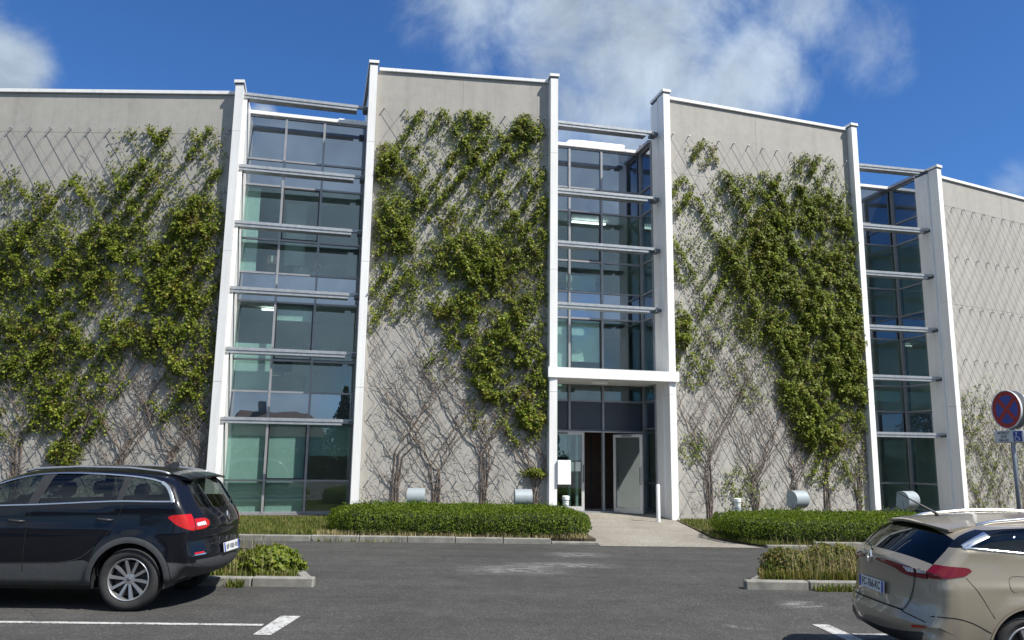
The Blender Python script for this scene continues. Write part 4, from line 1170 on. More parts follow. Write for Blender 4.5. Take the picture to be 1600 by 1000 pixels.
def plate(root, C, zc, txt, w=.52, h=.11, tilt=None, y=0.0):
    S = float(C.s_of_z(zc)); p = C.strip_pt(np.array([[S, y]]))[0]; nx = float(np.interp(S, C.S, C.N[:, 0])); nz = float(np.interp(S, C.S, C.N[:, 1])); a = math.atan2(nz, -nx)
    pl = MB().box(-.008, .004, -w / 2, w / 2, -h / 2, h / 2, .002).build("number_plate", M_PLATE, root)
    pl.location = (p[0] + nx * .016, 0, p[2] + nz * .016); pl.rotation_euler = (0, a, 0)
    for sgn in (1, -1): MB().box(-.0095, -.0085, sgn * (w / 2 - .042) if sgn > 0 else -w / 2 + .002, sgn * w / 2 - .002 if sgn > 0 else -w / 2 + .042, -h / 2 + .004, h / 2 - .004).build("plate_band", M_BLUE, pl)
    if not txt:      # characters too small and slanted to be read: worn dark strokes
        rr = random.Random(8); x = -.185
        for k in range(9):
            if k in (2, 6): MB().box(-.0095, -.0085, -x - .016, -x, -.004, .006).build("plate_dash", M_INK, pl); x += .032; continue
            for q in range(2): MB().box(-.0095, -.0085, -x - .012 - q * .022, -x - q * .022, -.032 + .012 * rr.random(), .034 - .012 * rr.random()).build("plate_stroke", M_INK, pl)
            x += .048
        return pl
    t = text_mesh("plate_text", txt, .098, M_INK, pl, .0012); t.location = (-.0092, 0, .002); t.rotation_euler = (math.pi / 2, 0, -math.pi / 2); t.scale = (.86, 1, 1)
    return pl


def diamond(root, C, zc, s=1.0):
    S = float(C.s_of_z(zc)); p = C.strip_pt(np.array([[S, 0]]))[0]; nx = float(np.interp(S, C.S, C.N[:, 0])); nz = float(np.interp(S, C.S, C.N[:, 1])); a = math.atan2(nz, -nx)
    mb = MB(); o = [(0, .062), (.043, 0), (0, -.062), (-.043, 0)]; i_ = [(0, .034), (.022, 0), (0, -.034), (-.022, 0)]
    v = [(-.002, y * s, z * s) for y, z in o] + [(-.014, y * s * .8, z * s * .8) for y, z in o] + [(-.012, y * s, z * s) for y, z in i_] + [(-.002, y * s, z * s) for y, z in i_]
    f = []
    for k in range(4):
        n = (k + 1) % 4
        f += [(k, n, 4 + n, 4 + k), (4 + k, 4 + n, 8 + n, 8 + k), (8 + k, 8 + n, 12 + n, 12 + k)]
    mb.add(v, f); e = mb.build("badge", M_CHROME, root); e.location = (p[0], 0, p[2]); e.rotation_euler = (0, a, 0); return e


plate(car1, KAD, .635, ""); diamond(car1, KAD, 1.00)
t = text_mesh("badge_lettering", "KADJAR", .055, M_CHROME, car1); S_ = float(KAD.s_of_z(.905)); pp = KAD.strip_pt(np.array([[S_, 0]]))[0]
t.location = (pp[0] - .006, 0, pp[2]); t.rotation_euler = (math.pi / 2, 0, -math.pi / 2); t.scale = (1.25, 1, 1)
for sgn in (1, -1):
    T = KAD.rear([(z, sgn * y) for z, y in ((.655, .62), (.665, .78), (.640, .78), (.632, .62))]); raw("rear_reflector", KAD.strip_pt(T, .006), [tuple(range(4)) if sgn < 0 else tuple(range(4))[::-1]], M_RED, car1)
    T = KAD.rear([(z, sgn * y) for z, y in ((.628, .60), (.634, .80), (.622, .80), (.612, .60))]); b = KAD.strip_pt(T, .008); raw("bumper_trim", b, [tuple(range(4)) if sgn < 0 else tuple(range(4))[::-1]], M_CHROME, car1)
    # clear reversing lamp set in the red glass
    T = KAD.rear([(z, sgn * y) for z, y in ((.945, .57), (.945, .72), (.995, .73), (.995, .59))]); b = KAD.strip_pt(T, .010); raw("reversing_lamp", b, [tuple(range(4)) if sgn < 0 else tuple(range(4))[::-1]], M_CLEAR, car1)
MB().tube([(.165, 0, 1.10), (.145, -.02, 1.13), (.22, -.32, 1.20)], .010, 6).build("rear_wiper", M_BLACK, car1, True)

# ---- champagne estate car, tail towards the middle of the yard
MEG = Car(dict(
    profile=[(.60, .22), (.32, .25), (.10, .30), (.03, .40), (.0, .52), (.035, .60), (.075, .66), (.085, .80), (.075, .93), (.06, .985), (.075, 1.03), (.12, 1.065), (.22, 1.14), (.36, 1.25), (.50, 1.345), (.75, 1.385), (1.3, 1.422), (1.9, 1.432), (2.5, 1.39), (2.85, 1.31), (3.2, 1.13), (3.5, .98), (3.85, .93), (4.2, .86), (4.45, .74), (4.58, .56), (4.62, .42), (4.55, .26), (4.2, .19), (.85, .19)],
    crown_x=([0, .08, .2, .5, .8, 1.5, 2.4, 3.0, 3.4, 4.0, 4.3, 4.65], [.17, .165, .15, .10, .05, .045, .06, .12, .10, .10, .18, .30]),
    plan=([0, .15, .4, .8, 1.4, 2.8, 3.6, 4.1, 4.45, 4.65], [.80, .85, .885, .898, .900, .900, .895, .86, .78, .68]),
    belt=([0, 1.0, 2.0, 3.2, 4.6], [1.15, 1.12, 1.04, .95, .86]), zmax=.66, tumble=.36, tumble2=.25, tuck=.24, shoulder=.04, crease=.010, crease_z=.86,
    axles=[1.02, 3.732], tyre=.318, arch=.365, trim=.02, trim_off=.004, trim_mat=M_BEIGE, flare=.016, rim=.224, spokes=5, round=.12,
    side=[
        ('side_window', [(.64, 1.188), (.80, 1.278), (.95, 1.314), (1.28, 1.332), (1.30, 1.135)], 'glass', False),
        ('side_window', [(1.36, 1.13), (1.34, 1.332), (1.7, 1.345), (2.05, 1.335), (2.12, 1.065)], 'glass', False),
        ('side_window', [(2.24, 1.055), (2.17, 1.328), (2.5, 1.28), (2.85, 1.15), (3.08, 1.01)], 'glass', False),
        ('pillar_cover', [(.08, 1.10), (.20, 1.19), (.36, 1.28), (.50, 1.318), (.80, 1.315), (.95, 1.328), (1.3, 1.345), (1.7, 1.36), (2.17, 1.345), (2.5, 1.30), (2.88, 1.16), (3.15, .995), (2.1, 1.045), (1.2, 1.12), (.50, 1.168), (.25, 1.150)], 'gloss', False),
        ('tail_light', [(.10, .895), (.28, .905), (.50, .940), (.565, .985), (.53, 1.008), (.28, 1.020), (.08, 1.025)], 'dred', False),
        ('door', [(1.33, 1.03), (1.31, 1.355), (2.15, 1.352), (2.19, .95), (2.19, .32), (1.47, .32), (1.44, .52), (1.33, .72)], None, False),
        ('door', [(2.20, .95), (2.16, 1.352), (2.52, 1.30), (3.18, .965), (3.24, .7), (3.22, .32), (2.20, .32)], None, False),
    ],
    ribbons=[('window_trim', [(3.12, .998), (2.6, 1.025), (2.1, 1.05), (1.4, 1.110), (1.0, 1.135), (.62, 1.168), (.52, 1.172)], .016, 'chrome', .006, False),
             ('window_trim', [(.53, 1.176), (.60, 1.212), (.68, 1.248), (.77, 1.284)], .042, 'chrome', .007, False),
             ('shut_line', [(1.335, 1.02), (1.33, .74), (1.45, .52), (1.47, .33)], .007, 'gap', .0012, False), ('shut_line', [(2.16, 1.0), (2.195, .85), (2.195, .33)], .007, 'gap', .0012, False), ('shut_line', [(3.2, .94), (3.24, .7), (3.22, .33)], .007, 'gap', .0012, False),
             ('shut_line', [(.20, .59), (.36, .60), (.52, .56), (.66, .48)], .008, 'gap', .0012, False), ('shut_line', [(.50, .925), (.60, .80), (.70, .60)], .005, 'gap', .0010, False),
             ('fuel_flap_line', [(.86, .83), (.86, .93), (.90, .945), (1.04, .94), (1.06, .92), (1.05, .82), (1.02, .805), (.90, .805)], .004, 'gap', .0010, True)],
    handles=[(1.52, .87, .18), (2.34, .85, .18)], handle_mat='chrome', mirror=(2.95, 1.06), rail=[(.80, .57, 1.345), (.92, .575, 1.375), (1.3, .585, 1.412), (1.7, .59, 1.424), (2.2, .595, 1.402), (2.40, .60, 1.36)], rail_mat='chrome',
    strip=[
        ('rear_window', [(1.165, -1.0), (1.125, -.66), (1.09, -.3), (1.082, 0), (1.09, .3), (1.125, .66), (1.165, 1.0), (1.24, 1.0), (1.315, 1.0), (1.335, 0), (1.315, -1.0), (1.24, -1.0)], 'glass', 'rear'),
        ('tail_light', [(.985, .10), (.960, .38), (.882, .52), (.878, .95), (1.018, .95), (1.012, .5), (1.010, .12)], 'dred', 'rear'),
        ('tail_light', [(.985, -.10), (.960, -.38), (.882, -.52), (.878, -.95), (1.018, -.95), (1.012, -.5), (1.010, -.12)], 'dred', 'rear'),
        ('tailgate', [(.625, -.50), (.625, .50), (.84, .60), (.98, .66), (1.06, .70), (1.072, .5), (1.075, 0), (1.072, -.5), (1.06, -.70), (.98, -.66), (.84, -.60)], None, 'rear'),
        ('rear_diffuser', [(.22, -.85), (.22, .85), (.36, .80), (.385, .5), (.39, 0), (.385, -.5), (.36, -.80)], 'black', 'rear'),
        ('windscreen', [(1.35, -.54), (1.35, .54), (1.0, .68), (.97, 0), (1.0, -.68)], 'glass', 'front'),
        ('headlight', [(.78, .45), (.76, .75), (.62, .75), (.66, .5)], 'headlight', 'front'), ('headlight', [(.78, -.45), (.76, -.75), (.62, -.75), (.66, -.5)], 'headlight', 'front'),
        ('grille', [(.68, -.42), (.68, .42), (.50, .40), (.50, -.40)], 'black', 'front')],
    strip_ribbons=[('shut_line', [(.62, -.50), (.72, -.565), (.84, -.605), (1.07, -.67)], .010, 'gap', .0095, False, 'rear'), ('shut_line', [(.62, .50), (.72, .565), (.84, .605), (1.07, .67)], .010, 'gap', .0095, False, 'rear'),
                   ('shut_line', [(.62, -.50), (.610, -.2), (.610, .2), (.62, .50)], .014, 'gap', .0015, False, 'rear'), ('shut_line', [(.610, -.5), (.60, -.75), (.59, -.97)], .010, 'gap', .0015, False, 'rear')],
    spoiler=dict(section=[(.43, 1.352), (.44, 1.332), (.56, 1.335), (.80, 1.355), (.80, 1.392), (.58, 1.380)], w=.60, curve=.09, dip=.045),
    cabin=(.85, 3.15), seats=[(1.35, (-.40, .40)), (2.2, (-.37, .37))], head_up=-.10))
CAR2 = (3.44, 8.0, -.15)
car2 = build_car(MEG, "parked_car", "champagne beige estate car at right with its tail towards the yard", CAR2, 0.0, M_BEIGE, dict(CM, glass=M_PGLASS))
plate(car2, MEG, .745, "FC-766-KC"); diamond(car2, MEG, 1.00, 1.1)
MB().tube([(.75, 0, 1.39), (.73, 0, 1.42), (.36, .02, 1.62)], [.022, .012, .003], 8).build("roof_aerial", M_BLACK, car2, True)
MB().tube([(.09, 0, 1.06), (.10, .02, 1.09), (.19, .36, 1.13)], .010, 6).build("rear_wiper", M_BLACK, car2, True)
for sgn in (1, -1):
    for pts, m, nm in (([(.985, .51), (.988, .62), (.925, .62), (.925, .55)], M_CLEAR, "reversing_lamp"), ([(.985, .645), (.985, .73), (.925, .73), (.925, .645)], M_CLEAR, "indicator_lamp"), ([(.47, .62), (.475, .80), (.44, .80), (.435, .62)], M_RED, "rear_reflector")):
        T = MEG.rear([(z, sgn * y) for z, y in pts]); raw(nm, MEG.strip_pt(T, .012), [tuple(range(4)) if sgn < 0 else tuple(range(4))[::-1]], m, car2)

# ------------------------------------------------------------------ leaves and plants
LEAF_V = np.array([(0, 0, 0), (.30, .42, .05), (.0, 1.0, -.05), (-.30, .42, .05), (0, .45, -.05)])     # a folded pointed leaf
LEAF_F = np.array([(0, 1, 4), (1, 2, 4), (2, 3, 4), (3, 0, 4)])
LOBE_V = np.array([(0, 0, 0), (.50, .22, .05), (.34, .62, .02), (0, 1.0, -.08), (-.34, .62, .02), (-.50, .22, .05), (0, .45, -.06)])
LOBE_F = np.array([(0, 1, 6), (1, 2, 6), (2, 3, 6), (3, 4, 6), (4, 5, 6), (5, 0, 6)])
QUAD_V = np.array([(-.28, 0, .03), (.28, 0, .03), (.2, .9, -.04), (-.2, .9, -.04)]); QUAD_F = np.array([(0, 1, 2), (0, 2, 3)])


def leaf_cloud(name, P, Nrm, size, m, parent=None, shape=(LEAF_V, LEAF_F), droop=None, rng=RNG):
    """one leaf per point, facing roughly along Nrm"""
    n = len(P); V, F = shape
    Nn = Nrm / (np.linalg.norm(Nrm, axis=1)[:, None] + 1e-9)
    t = rng.normal(size=(n, 3));
    if droop is not None: t = t * .55 + np.asarray(droop)
    t -= (t * Nn).sum(1)[:, None] * Nn; t /= np.linalg.norm(t, axis=1)[:, None] + 1e-9
    b = np.cross(t, Nn); s = size[:, None, None] if hasattr(size, '__len__') else size
    X = (V[None, :, 0:1] * b[:, None, :] + V[None, :, 1:2] * t[:, None, :] + V[None, :, 2:3] * Nn[:, None, :]) * s + P[:, None, :]
    FF = (F[None] + (np.arange(n) * len(V))[:, None, None]).reshape(-1, 3)
    return tri_mesh(name, X.reshape(-1, 3), FF, m, parent)


def vnoise(seed, scale):
    r = np.random.default_rng(seed); g = r.random((64, 64))

    def f(u, z):
        a = np.asarray(u) * scale; b = np.asarray(z) * scale; i = np.floor(a).astype(int); j = np.floor(b).astype(int); fa = a - i; fb = b - j
        fa = fa * fa * (3 - 2 * fa); fb = fb * fb * (3 - 2 * fb); i %= 64; j %= 64; i2 = (i + 1) % 64; j2 = (j + 1) % 64
        return (g[i, j] * (1 - fa) + g[i2, j] * fa) * (1 - fb) + (g[i, j2] * (1 - fa) + g[i2, j2] * fa) * fb
    return f


# where the creeper grows, traced on each slab: centre and radii in photo pixels, density, d = solid / s = strands along the wires
VINES = {
    1: [(60, 420, 95, 95, .8, 'd'), (170, 430, 110, 100, .8, 'd'), (285, 420, 75, 85, .85, 'd'), (305, 345, 45, 45, .9, 'd'), (215, 290, 50, 80, .85, 's'), (245, 225, 30, 35, .8, 's'), (320, 240, 30, 60, .75, 's'), (200, 235, 30, 50, .55, 's'),
        (60, 330, 50, 45, .8, 's'), (130, 315, 45, 45, .8, 's'), (40, 530, 75, 85, .85, 'd'), (150, 510, 95, 60, .8, 'd'), (250, 520, 75, 45, .7, 'd'), (300, 560, 45, 70, .85, 'd'), (75, 620, 55, 55, .7, 'd'), (20, 650, 40, 40, .6, 's'), (120, 660, 50, 30, .6, 's'),
        (100, 705, 30, 22, .7, 'd'), (150, 590, 50, 40, .55, 's'), (-80, 480, 110, 160, .75, 'd'), (280, 640, 55, 30, .4, 's'), (10, 300, 30, 40, .5, 's'), (260, 300, 80, 60, .45, 's'), (330, 460, 20, 60, .7, 's')],
    2: [(775, 470, 75, 110, .95, 'd'), (730, 400, 70, 70, .8, 'd'), (790, 560, 60, 80, .9, 'd'), (830, 610, 32, 75, .9, 'd'), (820, 430, 40, 90, .85, 'd'), (735, 500, 45, 60, .85, 'd'), (690, 340, 70, 60, .7, 's'), (620, 345, 45, 55, .85, 'd'), (605, 255, 22, 35, .9, 'd'),
        (655, 290, 55, 45, .8, 's'), (740, 205, 32, 42, .9, 'd'), (750, 270, 60, 60, .9, 's'), (825, 200, 25, 24, .9, 'd'), (800, 240, 45, 45, .9, 's'), (830, 290, 25, 50, .85, 's'), (650, 190, 22, 22, .8, 's'), (685, 200, 25, 35, .75, 's'), (650, 235, 45, 30, .6, 's'), (600, 400, 35, 60, .6, 's'),
        (625, 455, 55, 50, .55, 's'), (580, 480, 18, 40, .6, 's'), (670, 440, 45, 50, .5, 'd'), (700, 560, 40, 40, .35, 's'), (770, 640, 45, 35, .45, 's'), (835, 738, 22, 8, .8, 'd'), (815, 675, 35, 22, .6, 's'), (845, 350, 14, 60, .8, 'd'), (690, 480, 25, 30, .7, 'd'), (790, 320, 55, 50, .8, 's')],
    3: [(1265, 480, 80, 130, .97, 'd'), (1310, 560, 50, 130, .97, 'd'), (1230, 400, 60, 80, .95, 'd'), (1290, 380, 60, 80, .95, 'd'), (1330, 480, 28, 110, .9, 'd'), (1285, 660, 48, 50, .95, 'd'), (1250, 590, 38, 70, .9, 'd'), (1175, 350, 50, 70, .9, 's'), (1150, 300, 40, 35, .9, 's'), (1210, 310, 50, 40, .9, 's'),
        (1260, 285, 25, 45, .9, 's'), (1300, 320, 35, 45, .95, 's'), (1100, 240, 25, 22, .5, 's'), (1070, 310, 22, 35, .85, 's'), (1110, 340, 45, 45, .6, 's'), (1080, 400, 40, 50, .6, 's'), (1130, 430, 45, 60, .7, 's'), (1160, 400, 40, 60, .85, 'd'), (1180, 480, 40, 60, .75, 'd'), (1065, 510, 14, 40, .9, 'd'),
        (1085, 560, 35, 45, .45, 's'), (1120, 500, 50, 50, .4, 's'), (1300, 735, 45, 30, .5, 's'), (1345, 700, 16, 80, .5, 's'), (1160, 760, 35, 35, .25, 's'), (1085, 700, 25, 25, .4, 's'), (1170, 590, 40, 50, .25, 's'), (1285, 260, 25, 22, .5, 's'), (1325, 400, 26, 70, .85, 'd'), (1352, 560, 12, 90, .8, 'd')],
    4: [(1555, 640, 30, 50, .24, 's'), (1525, 690, 22, 80, .28, 's'), (1565, 730, 35, 60, .30, 's'), (1600, 690, 30, 80, .25, 's'), (1540, 780, 40, 30, .3, 's'), (1650, 720, 60, 90, .25, 's')],
}
TRUNKS = {1: [20, 105, 185, 260, 310], 2: [618, 680, 755, 835], 3: [1108, 1180, 1242, 1292, 1342], 4: [1528, 1562, 1600]}
WHICH = {1: ["leftmost creeper on the frontal slab at left edge, dense leafy middle", "creeper with yellowing lower leaves on the frontal left slab", "creeper with a bare twiggy foot behind the dark car", "creeper with leafy clump low on the frontal left slab", "creeper beside the white fin of the frontal left slab"],
         2: ["creeper with bare forked trunk at left end of slab left of entrance", "bushy brown twiggy creeper behind the floodlight left of the entrance", "creeper with forked bare trunk and dense crown left of the entrance", "leafy creeper hanging beside the white pier left of the entrance"],
         3: ["creeper with tall bare trunk just right of the entrance", "thin creeper with sparse shoots right of the entrance behind bollard light", "dense green creeper in the middle of the slab right of entrance", "dense green creeper with low hanging leaves right of the floodlight", "creeper climbing beside the right fin of the slab right of entrance"],
         4: ["sparse twiggy creeper nearest the fin on the right edge slab", "sparse twiggy creeper directly behind the round road sign", "sparse twiggy creeper at the extreme right edge of the slab"]}


def grow(k):
    s = SLABS[k]; rng = np.random.default_rng(100 + k); u0, u1, ztop, cx = s['tr']; slope = CZ / (2 * cx)
    blobs = []
    for (x, y, rx, ry, dn, ty) in VINES[k]:
        c = local(k, x, y, .1); e = local(k, x + rx, y, .1); g = local(k, x, y - ry, .1); blobs.append((c[0], c[1], abs(e[0] - c[0]), abs(g[1] - c[1]), dn, ty))
    n1, n2, n3, n4 = vnoise(k, 1.1), vnoise(k + 9, 3.2), vnoise(k + 20, .5), vnoise(k + 30, 6.5)

    def strand(u, z):
        u = u + .10 * (n1(u * 2.1 + 11, z * 2.1 + 11) - .5) + .05 * (n2(u + 3, z + 3) - .5)
        a = ((u - u0) - (ztop - z) / slope) / cx; b = ((u - u0) + (ztop - z) / slope) / cx
        da = np.abs(a - np.round(a)); db = np.abs(b - np.round(b))
        # not every wire carries a shoot
        ha = np.modf(np.abs(np.sin(np.round(a) * 12.9898 + k) * 43758.5453))[0]; hb = np.modf(np.abs(np.sin(np.round(b) * 78.233 + k) * 24634.6345))[0]
        return np.maximum(np.exp(-(da / .19) ** 2) * np.clip(1.25 * ha, .1, 1), np.exp(-(db / .19) ** 2) * np.clip(1.15 * hb, .1, 1))

    def dens(u, z):
        D = np.zeros_like(u); st = strand(u, z)
        for cu, cz, ru, rz_, dn, ty in blobs:
            q = ((u - cu) / ru) ** 2 + ((z - cz) / rz_) ** 2; f = np.clip(1.35 - q, 0, 1) ** .9 * dn
            w = (0.56 if dn > .88 else .40) + 0.60 * st if ty == 'd' else 0.06 + .95 * st
            D = np.maximum(D, f * w)
        m = .30 * n1(u + 50, z + 50) + .30 * n2(u + 50, z + 50) + .40 * n4(u + 50, z + 50)
        return np.clip(D * np.clip((m - .20) * 2.9, .08, 1.10), 0, 1)
    area = (u1 - u0 + .3) * (ztop + .6); N = int(area * 3300)
    u = rng.uniform(u0 - .15, u1 + .12, N); z = rng.uniform(.25, ztop + .12, N); d = dens(u, z); ok = rng.random(N) < d; u, z, d = u[ok], z[ok], d[ok]
    roots = [local(k, x, 790)[0] for x in TRUNKS[k]]
    thick = np.clip((d - .15) * 1.5, 0, 1)
    off = .03 + rng.random(len(u)) * (.06 + .27 * thick * (.5 + n3(u + 9, z + 9)))
    P = np.stack([u, CON_Y - off, z], 1)
    Nrm = np.stack([rng.normal(0, .55, len(u)), -1 + rng.normal(0, .35, len(u)), .55 + rng.normal(0, .5, len(u))], 1)
    size = (.030 + .062 * rng.random(len(u)) ** 1.8) * (.80 + .30 * thick)
    ru = np.array(roots); own = np.argmin(np.abs((u[:, None] - ru[None]) + .15 * np.sin(z[:, None] * 1.3)), 1)
    for i, r in enumerate(roots):
        root = empty("climbing_plant", (s['A'][0], s['A'][1], 0), s['th'], WHICH[k][i], "creeper", "creepers on the concrete slabs")
        q = own == i
        if q.sum() > 3: leaf_cloud("foliage", P[q], Nrm[q], size[q], M_LEAF, root, (LOBE_V, LOBE_F), (0, 0, -1.0), rng)
        trunk = MB(); tw = MB(); rr = random.Random(1000 * k + i)
        yb = CON_Y - .035; ends = []

        def shoot(p, sg, length, rad, lvl):
            pts = [p]; rs = [rad]; uu, zz = p[0], p[2]; L = 0; step = .14; ang = math.atan(slope); cur = sg
            while L < length:
                if rr.random() < .07: cur = -cur
                a = ang + rr.uniform(-.35, .35); uu += cur * math.cos(a) * step; zz += math.sin(a) * step; L += step
                if uu < u0 - .12 or uu > u1 + .1: cur = -cur; uu = min(max(uu, u0 - .12), u1 + .1)
                if zz > ztop: break
                pts.append((uu, yb - rr.uniform(0, .045), zz)); rs.append(max(.0035, rad * (1 - .85 * L / length)))
                if lvl < 2 and rr.random() < (.16 if lvl == 0 else .10): shoot(pts[-1], -cur if rr.random() < .7 else cur, length * rr.uniform(.25, .55), rs[-1] * .68, lvl + 1)
            if len(pts) > 2: (trunk if lvl < 1 else tw).tube(pts, rs, 5 if lvl == 0 else 4, False)
        big = k != 4; nst = 3 if big else 2
        hb = rr.uniform(1.0, 2.4) if big else rr.uniform(.6, 1.3)
        for j in range(nst):
            base = []; uu = r + (j - 1) * .055; h = hb * rr.uniform(.6, 1.15); ph = rr.uniform(0, 6)
            for q_ in np.linspace(0, 1, 10): base.append((uu + .05 * math.sin(ph + q_ * 5) * q_ + (j - 1) * .05 * q_, yb - .02 * math.sin(ph * 2 + q_ * 7), BEDZ - .05 + h * q_))
            trunk.tube(base, np.linspace(.028 if big else .014, .018 if big else .009, 10), 6, False)
            for sg in ((-1, 1) if rr.random() < .7 else (rr.choice((-1, 1)),)):
                shoot(base[-1], sg, rr.uniform(3.5, 7.5) if big else rr.uniform(1.5, 3.5), .015 if big else .007, 0)
            for q_ in (4, 6, 8):
                if rr.random() < .6: shoot(base[q_], rr.choice((-1, 1)), rr.uniform(1.0, 3.0), .011 if big else .006, 1)
        trunk.build("stem", M_STEM, root, True)
        # fine dry twigs round the foot
        zlo, zhi = (.15, 4.4) if big else (.1, 4.0)
        for _ in range(210 if big else 170):
            uu = r + rr.gauss(0, .40 if big else .5); zz = rr.uniform(zlo, zhi) ** 1.0; l = rr.uniform(.12, .45); a = rr.uniform(.2, math.pi - .2)
            if uu < u0 - .1 or uu > u1: continue
            p = [(uu, yb - rr.uniform(.0, .07), zz), (uu + l * .5 * math.cos(a), yb - rr.uniform(0, .09), zz + l * .5 * math.sin(a)), (uu + l * math.cos(a + rr.uniform(-.6, .6)), yb - rr.uniform(0, .09), zz + l * math.sin(a + rr.uniform(-.6, .6)))]
            tw.tube(p, [.006, .0045, .003], 3, False)
        o = tw.build("twigs", M_TWIG, root); o["kind"] = "stuff"


for k in SLABS: grow(k)


# ------------------------------------------------------------------ hedges
def hedge(label, outline, h, seed, per=1150):
    """clipped hedge over a plan outline: dark core and a skin of small leaves"""
    rng = np.random.default_rng(seed); poly = np.array(outline); c = poly.mean(0)
    root = empty("hedge", (c[0], c[1], BEDZ), 0, label, "hedge", "low clipped hedges by the entrance")
    n1, n2 = vnoise(seed, .9), vnoise(seed + 1, 3.0)
    lo, hi = poly.min(0) - .1, poly.max(0) + .1; line = np.vstack([poly, poly[:1]])
    n = int((hi - lo)[0] * (hi - lo)[1] * per * 1.25); X = rng.uniform(lo, hi, (n, 2)); X = X[in_poly(X, poly)]; d = dist_poly(X, line)
    edge = .20
    def top(x, d_): return h * (.82 + .16 * n1(x[:, 0] + 40, x[:, 1] + 40) + .12 * n2(x[:, 0] + 40, x[:, 1] + 40)) * np.sqrt(np.clip(1 - (1 - np.clip(d_ / .30, 0, 1)) ** 2, .12, 1))
    zt = top(X, d); q = rng.random(len(X)) ** 2.2 * .12; P1_ = np.stack([X[:, 0], X[:, 1], zt - q + .02], 1); N1 = np.stack([rng.normal(0, .6, len(X)), rng.normal(0, .6, len(X)), np.ones(len(X))], 1)
    L = np.linalg.norm(np.diff(line, axis=0), axis=1); m = int(L.sum() * h * per * 1.7); sgm = rng.choice(len(L), m, p=L / L.sum()); t = rng.random(m)[:, None]
    E_ = line[sgm] * (1 - t) + line[sgm + 1] * t; dr = line[sgm + 1] - line[sgm]; nn = np.stack([dr[:, 1], -dr[:, 0]], 1); nn /= np.linalg.norm(nn, axis=1)[:, None]
    ar = 0.5 * np.sum(line[:-1, 0] * line[1:, 1] - line[1:, 0] * line[:-1, 1]); nn = nn if ar > 0 else -nn
    zz = rng.random(m); bul = .10 * np.sin(np.clip(zz, 0, 1) * math.pi) + .10 * (n2(E_[:, 0] * 1.3 + 70, zz * 2 + 70) - .5) - rng.random(m) ** 2 * .10
    P2_ = np.stack([E_[:, 0] + nn[:, 0] * bul, E_[:, 1] + nn[:, 1] * bul, .02 + zz * h * .88], 1); N2 = np.stack([nn[:, 0] + rng.normal(0, .6, m), nn[:, 1] + rng.normal(0, .6, m), .35 + rng.normal(0, .6, m)], 1)
    P = np.vstack([P1_, P2_]); P[:, 0] -= c[0]; P[:, 1] -= c[1]; Nn = np.vstack([N1, N2])
    leaf_cloud("foliage", P, Nn, rng.uniform(.030, .058, len(P)), M_HEDGE, root, (LEAF_V, LEAF_F), (0, 0, .9), rng)
    cen = line[:-1].mean(0); core = [tuple((p - cen) * (1 - .14 / max(.2, np.linalg.norm(p - cen))) + cen - c) for p in poly]
    MB().prism(core, -.05, h * .80).build("dark_core", plain("hedge_core_%d" % seed, (.018, .022, .010), .95, 0, .4, 9), root)  # dark filler block behind the leaf skin, stops see-through
    ns = 420; i = rng.choice(len(X), ns); t = rng.random((ns, 5)); hh = rng.uniform(.05, .15, ns)[:, None]
    Q = np.stack([np.repeat(X[i, 0:1], 5, 1) - c[0] + rng.normal(0, .008, (ns, 5)), np.repeat(X[i, 1:2], 5, 1) - c[1] + rng.normal(0, .008, (ns, 5)), zt[i][:, None] + t * hh], 2).reshape(-1, 3)
    leaf_cloud("shoot_leaves", Q, rng.normal(0, 1, (len(Q), 3)) + (0, 0, .3), rng.uniform(.03, .055, len(Q)), M_HEDGE, root, (LEAF_V, LEAF_F), (0, 0, 1.0), rng)["kind"] = "stuff"
    # loose upright shoots
    sh = MB(); rr = random.Random(seed)
    for _ in range(170):
        i = rr.randrange(len(X)); x, y = X[i] - c; z = zt[i] - .03; l = rr.uniform(.05, .13); sh.tube([(x, y, z), (x + rr.uniform(-.03, .03), y + rr.uniform(-.03, .03), z + l)], [.004, .002], 3, False)
    o = sh.build("shoots", M_HEDGE, root); o["kind"] = "stuff"
    return root


hedge("wide clipped green hedge in front of the slab left of the entrance", [(-3.62, 17.35), (-3.2, 17.14), (-1.5, 17.12), (.4, 17.10), (1.35, 17.14), (1.66, 17.5), (1.62, 18.4), (1.40, 19.6), (1.0, 20.2), (-1.0, 20.15), (-3.3, 20.0), (-3.95, 19.4), (-3.95, 18.1)], .50, 31)
hedge("wide clipped green hedge in front of the slab right of the entrance", [(4.70, 18.5), (4.95, 17.4), (5.6, 17.02), (6.6, 16.98), (8.4, 16.98), (9.5, 17.3), (9.9, 18.6), (9.8, 20.2), (8.4, 20.6), (6.4, 20.3), (5.0, 19.7)], .43, 32)


# ------------------------------------------------------------------ grass, weeds and shrubs
def blades(name, pts, hmin, hmax, m, parent=None, lean=.35, w=.008, rng=RNG, z0=None):
    n = len(pts); h = rng.uniform(hmin, hmax, n); a = rng.uniform(0, 2 * math.pi, n); l = rng.random(n) * lean
    base = np.c_[pts[:, 0], pts[:, 1], z0 if z0 is not None else np.full(n, BEDZ)]
    dx = np.stack([np.cos(a), np.sin(a), np.zeros(n)], 1); sx = np.stack([-np.sin(a), np.cos(a), np.zeros(n)], 1)
    mid = base + dx * (l * h * .35)[:, None] + np.c_[np.zeros((n, 2)), h * .6]; tip = base + dx * (l * h)[:, None] + np.c_[np.zeros((n, 2)), h]
    V = np.stack([base - sx * w, base + sx * w, mid - sx * w * .7, mid + sx * w * .7, tip], 1).reshape(-1, 3)
    F = np.array([(0, 1, 3), (0, 3, 2), (2, 3, 4)])[None] + (np.arange(n) * 5)[:, None, None]
    return tri_mesh(name, V, F.reshape(-1, 3), m, parent)


